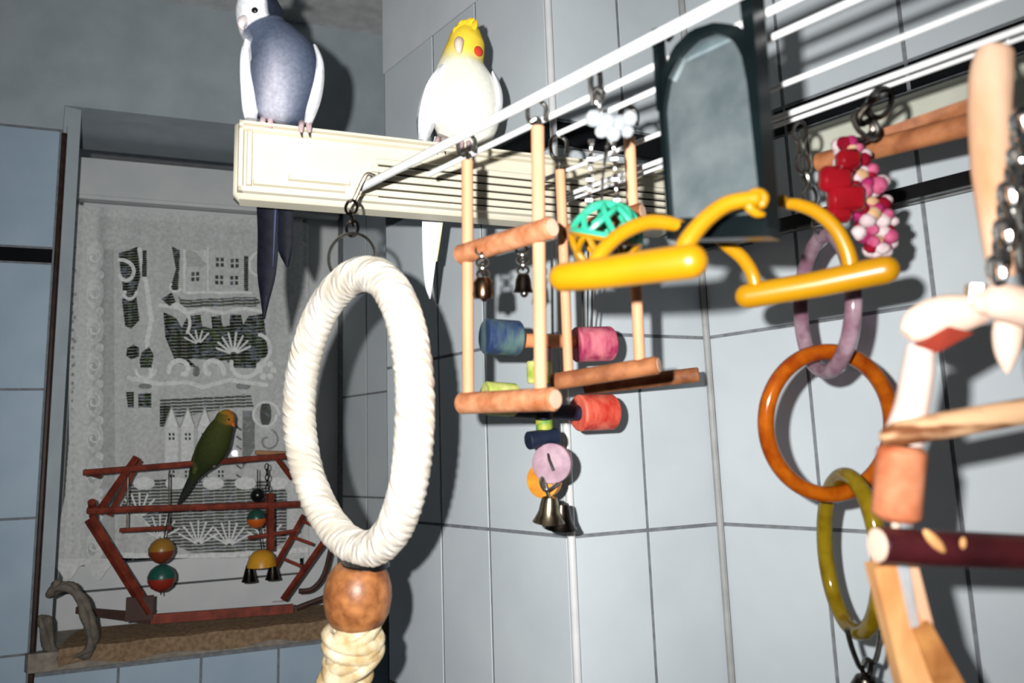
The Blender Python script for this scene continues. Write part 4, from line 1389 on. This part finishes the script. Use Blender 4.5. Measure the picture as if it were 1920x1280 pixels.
# frame as a strip between the outer outline and the arch, given depth
def resample(pts, n_):
    p = [np.array(q, float) for q in pts] + [np.array(pts[0], float)]
    L_ = np.cumsum([0] + [np.linalg.norm(p[i + 1] - p[i]) for i in range(len(p) - 1)])
    out = []
    for s_ in np.linspace(0, L_[-1], n_, endpoint=False):
        i = max(0, min(np.searchsorted(L_, s_, 'right') - 1, len(p) - 2))
        t = (s_ - L_[i]) / (L_[i + 1] - L_[i])
        out.append(tuple(p[i] * (1 - t) + p[i + 1] * t))
    return out
n_ = 60
ga = resample(glass, n_)
cxm, cym = 1343, 240
oa = []
for gx, gy in ga:            # cast each glass point out to the outer outline
    dx, dy = gx - cxm, gy - cym
    best = None
    for i in range(no_):
        (xa, ya), (xb, yb_) = outer[i], outer[(i + 1) % no_]
        den = dx * (yb_ - ya) - dy * (xb - xa)
        if abs(den) < 1e-9: continue
        t = ((xa - cxm) * (yb_ - ya) - (ya - cym) * (xb - xa)) / den
        s_ = ((xa - cxm) * dy - (ya - cym) * dx) / den
        if t > 0 and -1e-6 <= s_ <= 1 + 1e-6:
            best = t if best is None else min(best, t)
    oa.append((cxm + dx * best, cym + dy * best))
vs = [M_(x, y, .0045) for x, y in ga] + [M_(x, y, .0045) for x, y in oa] + [M_(x, y, -.006) for x, y in oa] + [M_(x, y, -.006) for x, y in ga]
fs = []
for i in range(n_):
    j = (i + 1) % n_
    for q in range(4):
        r0, r1 = q * n_, ((q + 1) % 4) * n_
        fs.append((r0 + i, r0 + j, r1 + j, r1 + i))
obj('frame', MB().add(vs, fs), M_TEAL, mi, smooth=False)
vs = [M_(x, y, .0) for x, y in ga] + [M_(x, y, -.004) for x, y in ga]
fs = [tuple(range(n_))[::-1], tuple(range(n_, 2 * n_))] + [(i, (i + 1) % n_, n_ + (i + 1) % n_, n_ + i) for i in range(n_)]
obj('mirror_glass', MB().add(vs, fs), M_MIRROR, mi, smooth=False)
mb = MB().slab([M_(1399, -6, -.006), M_(1424, -12, -.006), M_(1454, 430, -.006), M_(1449, 436, -.006)], nM * .016)
obj('side_rail', mb, M_TEAL, mi, smooth=False)
mb = MB().slab([M_(1258, 420, -.006), M_(1262, 452, -.006), M_(1456, 448, -.006), M_(1450, 420, -.006)], nM * .014)
obj('base_ledge', mb, M_TEAL, mi, smooth=False)
mb = MB().slab([M_(1231, 62, -.004), M_(1240, 58, -.004), M_(1248, 210, -.004), M_(1240, 212, -.004)], nM * .010)
obj('hook_arm', mb, M_TEAL, mi, smooth=False)
obj('hook_arm', MB().tube(smooth_path([M_(1240, 100, .004), M_(1232, 70, .004), M_(1238, 58, -.004), M_(1246, 66, -.008)], 4), .003, 8), M_TEAL, mi)

# ------------------------------------------------------------------ two yellow perches with clip arms
def arm(mb, pts, ds, rs):
    pth = smooth_path([P(x, y, d) for (x, y), d in zip(pts, ds)], 6)
    rr_ = np.interp(np.linspace(0, 1, len(pth)), np.linspace(0, 1, len(rs)), rs)
    return mb.tube(pth, list(rr_), 12, round_end=True)
y1 = thing('yellow_perch', 'thick yellow plastic perch with two curved arms, in front of the lattice ball', 'perch', P(1180, 545, .45))
obj('bar', MB().tube([P(1056, 520, .475), P(1120, 513, .463), P(1293, 490, .425)], [px(27, .475), px(30, .463), px(34, .425)], 24, round_end=True), M_YELLOW, y1)
mb = MB(); arm(mb, [(1112, 497), (1130, 470), (1165, 438), (1210, 418), (1250, 418), (1290, 428), (1338, 442)], [.468, .470, .474, .478, .480, .482, .486], [.0050, .0050, .0050, .0052, .0050, .0040, .0016])
obj('arm', mb, M_YELLOW, y1)
mb = MB(); arm(mb, [(1276, 480), (1292, 448), (1322, 412), (1360, 384), (1398, 374), (1416, 372)], [.428, .428, .428, .428, .427, .426], [.0056, .0056, .0052, .0050, .0048, .0046])
obj('arm', mb, M_YELLOW, y1)
mb = MB(); arm(mb, [(1404, 374), (1412, 364), (1424, 363), (1432, 371), (1429, 382)], [.427, .426, .426, .426, .426], [.0030, .0032, .0032, .0032, .0030])
arm(mb, [(1402, 380), (1408, 392), (1420, 400), (1430, 402)], [.427] * 4, [.0034, .003, .0026, .0016])
obj('clip_jaw', mb, M_YELLOW, y1)
y2 = thing('yellow_perch', 'thinner yellow plastic perch in front of the lilac ring, right of the mirror', 'perch', P(1530, 575, .50))
obj('bar', MB().tube([P(1402, 555, .535), P(1530, 533, .515), P(1658, 506, .49)], [px(23.5, .535), px(25, .515), px(27, .49)], 24, round_end=True), M_YELLOW, y2)
mb = MB(); arm(mb, [(1418, 540), (1410, 512), (1392, 484), (1366, 462), (1350, 452)], [.532, .532, .530, .528, .526], [.0052, .0050, .0050, .0050, .0034])
obj('arm', mb, M_YELLOW, y2)
mb = MB(); arm(mb, [(1596, 508), (1588, 470), (1566, 428), (1532, 398), (1496, 384), (1474, 382)], [.503, .503, .503, .503, .502, .501], [.0058, .0054, .0050, .0048, .0044, .0036])
obj('arm', mb, M_YELLOW, y2)
obj('clip_jaw', MB().ball(P(1465, 377, .50), px(12, .50), 12, (1, 1, 1.1)), M_YELLOW, y2)

# ------------------------------------------------------------------ black rail and cream trunking on the right wall
nRW = np.array([math.sin(math.radians(AZ_R)), -math.cos(math.radians(AZ_R)), 0])
V23 = np.array([*V2, 0.0])
def W_(s, z, o=0.0):
    return V23 + dRK * s + upz * ZL(z) + nRW * o
rl = thing('black_rail', 'glossy black rail along the right tiled wall beside the cream trunking', 'rail', W_(.3, .26))
mb = MB(); mb.slab([W_(.004, .262, .018), W_(.80, .255, .018), W_(.80, .272, .018), W_(.004, .277, .018)], nRW * .010)
obj('bar', mb, M_BLACKPL, rl, smooth=False)
mb = MB(); mb.slab([W_(.004, .2575, .020), W_(.80, .2505, .020), W_(.80, .2525, .020), W_(.004, .2595, .020)], nRW * .008)
obj('bright_edge', mb, M_STEEL, rl, smooth=False)
for s_ in (.06, .42, .70):
    mb = MB(); mb.slab([W_(s_, .260, .0005), W_(s_ + .02, .260, .0005), W_(s_ + .02, .272, .0005), W_(s_, .272, .0005)], nRW * .0185)
    obj('bracket', mb, M_BLACKPL, rl, smooth=False)
cp = thing('cable_trunking', 'cream plastic trunking strip on the right wall under the black border tiles', 'trunking', W_(.4, .34))
mb = MB().bevel_box(W_(.47, .359, .0095), dRK * .30, nRW * .007, upz * .026, .003)
obj('cover', mb, mat('cream_trunking', (206, 208, 192), (198, 200, 184), rough=.5), cp)
mb = MB().bevel_box(W_(.165, .359, .0095), dRK * .004, nRW * .0078, upz * .0275, .002)
obj('end_cap', mb, MATS['cream_trunking'], cp)

# ------------------------------------------------------------------ chain of big plastic rings
def ring_px(name, label, cx, cy, ux2, uy2, rx, ry, d, tube, m, group='big plastic chain rings'):
    o = obj(name, MB().tube([P(cx, cy, d) + rx * math.cos(a) * ux2 + ry * math.sin(a) * uy2 for a in np.linspace(0, 2 * math.pi, 72, endpoint=False)], tube, 14, closed=True), m)
    tag(o, label, 'plastic ring', group)
    return o
M_LIL = mat_ring('lilac_plastic', (150, 112, 128), (196, 172, 182), .5)
M_ORG = mat_ring('amber_plastic', (188, 98, 16), (146, 58, 8), .6)
M_OLV = mat_ring('olive_yellow_plastic', (160, 136, 28), (132, 106, 14), .55)
def oblique(dxp, d, R_m, cx=960, cy=640):
    """in-plane axis whose picture half width is dxp for a circle of radius R_m"""
    c = px(dxp, d) / R_m
    s_ = math.sqrt(max(0, 1 - c * c))
    return RT * c - unit(ray(cx, cy)) * s_
ring_px('chain_ring', 'lilac see-through plastic ring, topmost of the ring chain', 1547, 568, oblique(49, .655, .0612, 1547, 568), unit(UP + RT * .02), .0612, .0612, .655, .0070, M_LIL)
ring_px('chain_ring', 'amber orange plastic ring, middle of the ring chain', 1554, 793, unit(RT + UP * .05), unit(UP - RT * .05), px(118, .645), px(134, .645), .645, .0072, M_ORG)
ring_px('chain_ring', 'olive yellow plastic ring, lowest of the ring chain', 1594, 1038, oblique(50, .64, .066, 1594, 1038), unit(UP - RT * .10), .066, .0690, .64, .0072, M_OLV)
ch = thing('ring_chain_hanger', 'dark steel link chain from the rack down to the lilac ring', 'chain', P(1525, 400, .62))
top_ = R_(1497, 226)
dch = dep(top_)
prev = P(1499, 232, dch)
cps = [(1499, 232), (1500, 262), (1503, 292), (1508, 322), (1515, 352), (1522, 382), (1530, 412), (1540, 432)]
for i in range(len(cps) - 1):
    a_, b_ = P(*cps[i], dch + (.655 - dch) * i / 7), P(*cps[i + 1], dch + (.655 - dch) * (i + 1) / 7)
    mb = MB(); link_mb(mb, a_, b_, .0017, .0056, i % 2)
    obj('chain_link', mb, M_STEEL, ch)
bh = thing('ring_chain_bell', 'steel clip with a dark bell hanging from the olive ring', 'bell', P(1622, 1300, .64))
obj('clip', MB().tube(smooth_path([P(1588, 1178, .636), P(1598, 1216, .637), P(1614, 1252, .64), P(1624, 1236, .641), P(1640, 1240, .641), P(1650, 1200, .642), P(1652, 1160, .643)], 5), .0024, 8), M_STEEL, bh)
obj('clip', MB().tube(smooth_path([P(1614, 1246, .64), P(1620, 1262, .64), P(1630, 1262, .64), P(1634, 1240, .64)], 5), .0022, 8), M_DARKMETAL, bh)
obj('bell_cup', MB().lathe([(.002, .012), (.008, .010), (.012, .002), (.0135, -.008), (.012, -.016), (.009, -.018)], P(1622, 1290, .64), UP, 18), M_DARKMETAL, bh)

# ------------------------------------------------------------------ red and white pompom toy
pt = thing('pompom_toy', 'knotted red, pink and white cloth toy hanging under the rack, right of the mirror', 'bird toy', P(1640, 475, .57))
M_POM = [mat('white_cloth', (184, 170, 170), (164, 144, 148), rough=.95, scale=160, bump=.5, spec=.05), mat('pink_cloth', (166, 86, 112), (146, 58, 90), rough=.95, scale=160, bump=.5, spec=.05),
         mat('crimson_cloth', (120, 14, 34), (96, 10, 26), rough=.9, scale=160, bump=.5, spec=.05), mat('cream_cloth', (176, 146, 116), (160, 126, 92), rough=.95, scale=160, bump=.5, spec=.05), mat('magenta_cloth', (140, 38, 82), (118, 28, 68), rough=.95, scale=160, bump=.5, spec=.05)]
axis_pts = [(1590, 268), (1600, 300), (1618, 340), (1632, 380), (1640, 415), (1644, 450), (1648, 474)]
k_ = 0
for i in range(64):
    t = i / 63
    ax0 = np.array([np.interp(t * 6, range(7), [q[0] for q in axis_pts]), np.interp(t * 6, range(7), [q[1] for q in axis_pts])])
    wd = np.interp(t, [0, .2, .5, .8, 1], [16, 32, 40, 34, 12])
    off = wd * (((i * 0.618) % 1) * 2 - 1)
    c_ = P(ax0[0] + off, ax0[1] + random.uniform(-6, 6), .57 - px(10, .57) * math.sqrt(max(0, 1 - (off / wd) ** 2)) + random.uniform(-.003, .003))
    mi_ = [0, 1, 2, 0, 4, 3, 1, 0, 2, 4, 0][(i * 4 + i // 5) % 11]
    obj('cloth_knot', MB().ball(c_, px(random.uniform(12, 18), .57), 9, (1, .9, random.uniform(.75, 1.0))), M_POM[mi_], pt)
M_REDPL = mat('red_bead_plastic', (124, 12, 22), (104, 8, 16), rough=.2, scale=30)
for (cx_, cy_, rx_, ry_) in ((1590, 300, 22, 20), (1566, 336, 30, 24), (1586, 372, 34, 26), (1572, 402, 24, 16)):
    c_ = P(cx_, cy_, .555)
    obj('red_bead', MB().bevel_box(c_, RT * px(rx_, .555), FW * px(15, .555), UP * px(ry_, .555), px(9, .555)), M_REDPL, pt)
hk = R_(1640, 168)
obj('hook_chain', MB().tube(smooth_path([P(1668, 176, dep(hk)), P(1640, 186, .55), P(1612, 214, .553), P(1616, 232, .556), P(1632, 226, .556), P(1636, 246, .558), P(1618, 262, .56), P(1596, 262, .565)], 5), .0026, 8), M_DARKMETAL, pt)
mb = MB(); link_mb(mb, P(1606, 214, .553), P(1640, 252, .556), .0020, .007, 0)
obj('hook_chain', mb, M_STEEL, pt)
mb = MB(); link_mb(mb, P(1664, 172, dep(R_(1664, 160))), P(1636, 214, .552), .0024, .0085, 0)
obj('hook_chain', mb, M_DARKMETAL, pt)

# ------------------------------------------------------------------ wooden dowel swing at the right
ds_ = thing('dowel_swing', 'brown wooden dowel with a wedge block above it, under the rack', 'perch', P(1680, 268, .58))
obj('dowel', MB().rod(P(1532, 306, .64), P(1850, 226, .535), px(20, .59), 22, .2), M_DARKPERCH, ds_)
wv_ = [P(1640, 246, .598), P(1850, 172, .545), P(1850, 205, .545), P(1650, 272, .598)]
obj('wedge_block', MB().slab(wv_, FW * .014), M_DARKPERCH, ds_, smooth=False)
obj('wedge_block', MB().slab([P(1730, 236, .570), P(1850, 178, .540), P(1850, 196, .540), P(1745, 246, .570)], FW * .004), M_DARKPERCH, ds_, smooth=False)

# ------------------------------------------------------------------ foreground: natural wood ladder, close to the camera
M_PALEBR = mat('peeled_branch', (206, 172, 146), (176, 122, 84), rough=.75, scale=26, bump=.2, stretch=(1, 1, .3), spec=.2)
M_BRANCH = mat('streaky_branch', (190, 152, 116), (96, 56, 30), rough=.75, scale=70, stretch=(.3, .6, 1.8), spec=.2, lo=.48, hi=.62)
M_BONE = mat('pale_bone_wood', (216, 190, 174), (206, 176, 158), rough=.7, scale=24, spec=.2)
M_ORANGEB = mat('orange_bark_block', (186, 124, 92), (140, 68, 36), rough=.7, scale=34, bump=.15, spec=.2)
M_DKRED = mat('dark_red_rung', (66, 22, 26), (44, 14, 18), rough=.35, scale=30, lo=.3, hi=.6)
M_BROWNSLAB = mat('brown_patched_wood', (176, 122, 66), (126, 70, 28), rough=.65, scale=40)
M_TANSLAB = mat('tan_slab_wood', (206, 158, 106), (160, 88, 34), rough=.65, scale=26, stretch=(1, 1, .4), spec=.25)
nl = thing('branch_ladder', 'bird ladder of pale branch pieces, orange block and dark red rung, close in front', 'bird ladder', P(1740, 1330, .40))
FD = .405
obj('branch', MB().tube(smooth_path([P(1868, 92, FD + .01), P(1860, 130, FD + .008), P(1856, 220, FD + .004), P(1860, 320, FD), P(1868, 420, FD), P(1880, 520, FD)], 5), list(np.interp(np.linspace(0, 1, 26), [0, .08, .25, .6, 1], [px(20, FD), px(34, FD), px(38, FD), px(34, FD), px(22, FD)])), 18), M_PALEBR, nl)
obj('wire_hook', MB().tube(smooth_path([P(1868, 110, FD + .01), R_(1872, 92), R_(1884, 70, .006), R_(1896, 84)], 5), .0022, 8), M_STEEL, nl)
for i, (bx_, by_) in enumerate(((1912, 236), (1908, 268), (1906, 302), (1898, 336), (1888, 370), (1884, 404), (1880, 440), (1876, 474), (1868, 508))):
    c_ = P(bx_, by_, FD - .018)
    mb = MB(); link_mb(mb, c_ + UP * .0055 - RT * .001, c_ - UP * .0055 + RT * .001, .0019, .0036, i % 2)
    obj('chain_link', mb, M_CHROME, nl)
for i in range(6):
    c_ = P(1916 + (i % 2) * 5, 300 + i * 36, FD - .02)
    mb = MB(); link_mb(mb, c_ + UP * .0058, c_ - UP * .0058, .0019, .0036, (i + 1) % 2)
    obj('chain_link', mb, M_STEEL, nl)
obj('bone_block', MB().tube(smooth_path([P(1848, 566, FD - .01), P(1880, 566, FD - .014), P(1930, 578, FD - .014), P(2000, 590, FD - .01)], 4), [px(q, FD) for q in (24, 29, 32, 34, 35, 35, 35, 36, 36, 36, 36, 36, 34)], 16, round_end=True), M_BONE, nl)
obj('bone_tip', MB().loft([(P(1894, 590, FD - .004), px(24, FD), px(20, FD)), (P(1890, 625, FD - .004), px(27, FD), px(22, FD)), (P(1888, 662, FD - .004), px(21, FD), px(18, FD)), (P(1888, 690, FD - .004), px(9, FD), px(8, FD)), (P(1888, 700, FD - .004), px(2, FD), px(2, FD))], 14, 4), M_BONE, nl)
obj('hex_nut', MB().lathe([(px(12, FD), -px(20, FD)), (px(19, FD), -px(20, FD)), (px(19, FD), px(16, FD)), (px(12, FD), px(18, FD))], P(1830, 550, FD - .004), unit(UP + RT * .08), 6), M_CHROME, nl, smooth=False)
obj('hex_nut', MB().lathe([(px(8, FD), -px(3, FD)), (px(24, FD), -px(3, FD)), (px(24, FD), px(3, FD)), (px(8, FD), px(3, FD))], P(1832, 574, FD - .004), unit(UP + RT * .08), 14), M_DARKMETAL, nl)
obj('bark_piece', MB().loft([(P(1700, 628, FD), px(16, FD), px(12, FD)), (P(1722, 612, FD), px(36, FD), px(24, FD)), (P(1765, 594, FD), px(40, FD), px(28, FD)), (P(1812, 586, FD), px(34, FD), px(28, FD)), (P(1846, 584, FD), px(22, FD), px(18, FD))], 14, 4), M_BONE, nl)
rq = [P(1722, 648, FD - .009), P(1782, 612, FD - .0105), P(1826, 624, FD - .006), P(1756, 662, FD - .006)]
obj('red_face', MB().slab(rq, FW * .008), mat('brick_red_wood', (140, 50, 34), (118, 36, 24), rough=.6), nl, smooth=False)['label'] = 'brick red cut face'
obj('white_stick', MB().tube(smooth_path([P(1726, 646, FD), P(1722, 690, FD), P(1712, 750, FD), P(1700, 800, FD), P(1694, 832, FD)], 4), [px(q, FD) for q in np.interp(np.linspace(0, 1, 17), [0, .3, .6, .85, 1], [23, 29, 30, 36, 34])], 16), mat('whitish_stick', (196, 178, 170), (184, 160, 150), rough=.75, scale=20, spec=.15), nl)
obj('branch_rung', MB().tube(smooth_path([P(1668, 818, FD - .006), P(1720, 806, FD - .008), P(1800, 792, FD - .008), P(1880, 778, FD - .008), P(2010, 756, FD - .006)], 5), [px(q, FD) for q in np.interp(np.linspace(0, 1, 21), [0, .1, .5, 1], [18, 24, 25, 24])], 16, round_end=True), M_BRANCH, nl)
obj('orange_block', MB().rod(P(1692, 836, FD), P(1680, 974, FD), px(43, FD), 22, .22), M_ORANGEB, nl)
obj('spacer', MB().rod(P(1680, 970, FD), P(1678, 1006, FD), px(7, FD), 10), M_BONE, nl)
obj('dark_rung', MB().rod(P(1646, 1022, FD - .012), P(2010, 1040, FD - .004), px(33, FD), 22, .1), M_DKRED, nl)['label'] = 'dark red-brown rung'
obj('rung_end', MB().lathe([(px(30, FD), 0), (px(30, FD), .0012), (.0005, .0016)], P(1647, 1022, FD - .012), unit(P(1646, 1022, FD - .012) - P(2010, 1040, FD - .004)), 20), M_BONE, nl)
obj('peeled_patch', MB().ball(P(1752, 1014, FD - .0195), px(22, FD), 10, (.45, .3, 1.3), axes=(unit(RT + UP * .6), FW, unit(UP - RT * .9))), M_TANSLAB, nl)['label'] = 'pale peeled patch'
obj('peeled_patch', MB().ball(P(1806, 1018, FD - .0195), px(12, FD), 10, (.5, .3, .9), axes=(RT, FW, UP)), M_TANSLAB, nl)['label'] = 'pale peeled patch'
def slab_px(name, qd, th, m, d=FD):
    return obj(name, MB().slab([P(x, y, d) for x, y in qd], FW * th), m, nl, smooth=False)
slab_px('side_slat', [(1640, 1066), (1682, 1056), (1800, 1330), (1704, 1330)], .012, M_TANSLAB)
slab_px('side_slat', [(1698, 1060), (1722, 1062), (1752, 1180), (1728, 1190)], .008, M_PALEBR, FD + .003)
slab_px('side_slat', [(1712, 1178), (1746, 1168), (1836, 1330), (1770, 1330)], .010, M_BROWNSLAB, FD - .002)
slab_px('plastic_strip', [(1680, 1052), (1702, 1050), (1724, 1174), (1708, 1178)], .003, M_CLEAR, FD - .001)
obj('spine_wire', MB().tube(smooth_path([P(1880, 515, FD), P(1870, 566, FD - .002), P(1800, 590, FD), P(1726, 640, FD), P(1712, 750, FD), P(1690, 836, FD), P(1680, 1000, FD), P(1690, 1060, FD + .006), P(1760, 1330, FD + .006)], 4), .0018, 6), M_STEEL, nl)
obj('right_cord', MB().tube([P(2010, 60, FD), P(2006, 590, FD), P(2010, 756, FD - .004), P(2010, 1040, FD - .004), P(2020, 1330, FD)], .004, 8), M_SISAL, nl)
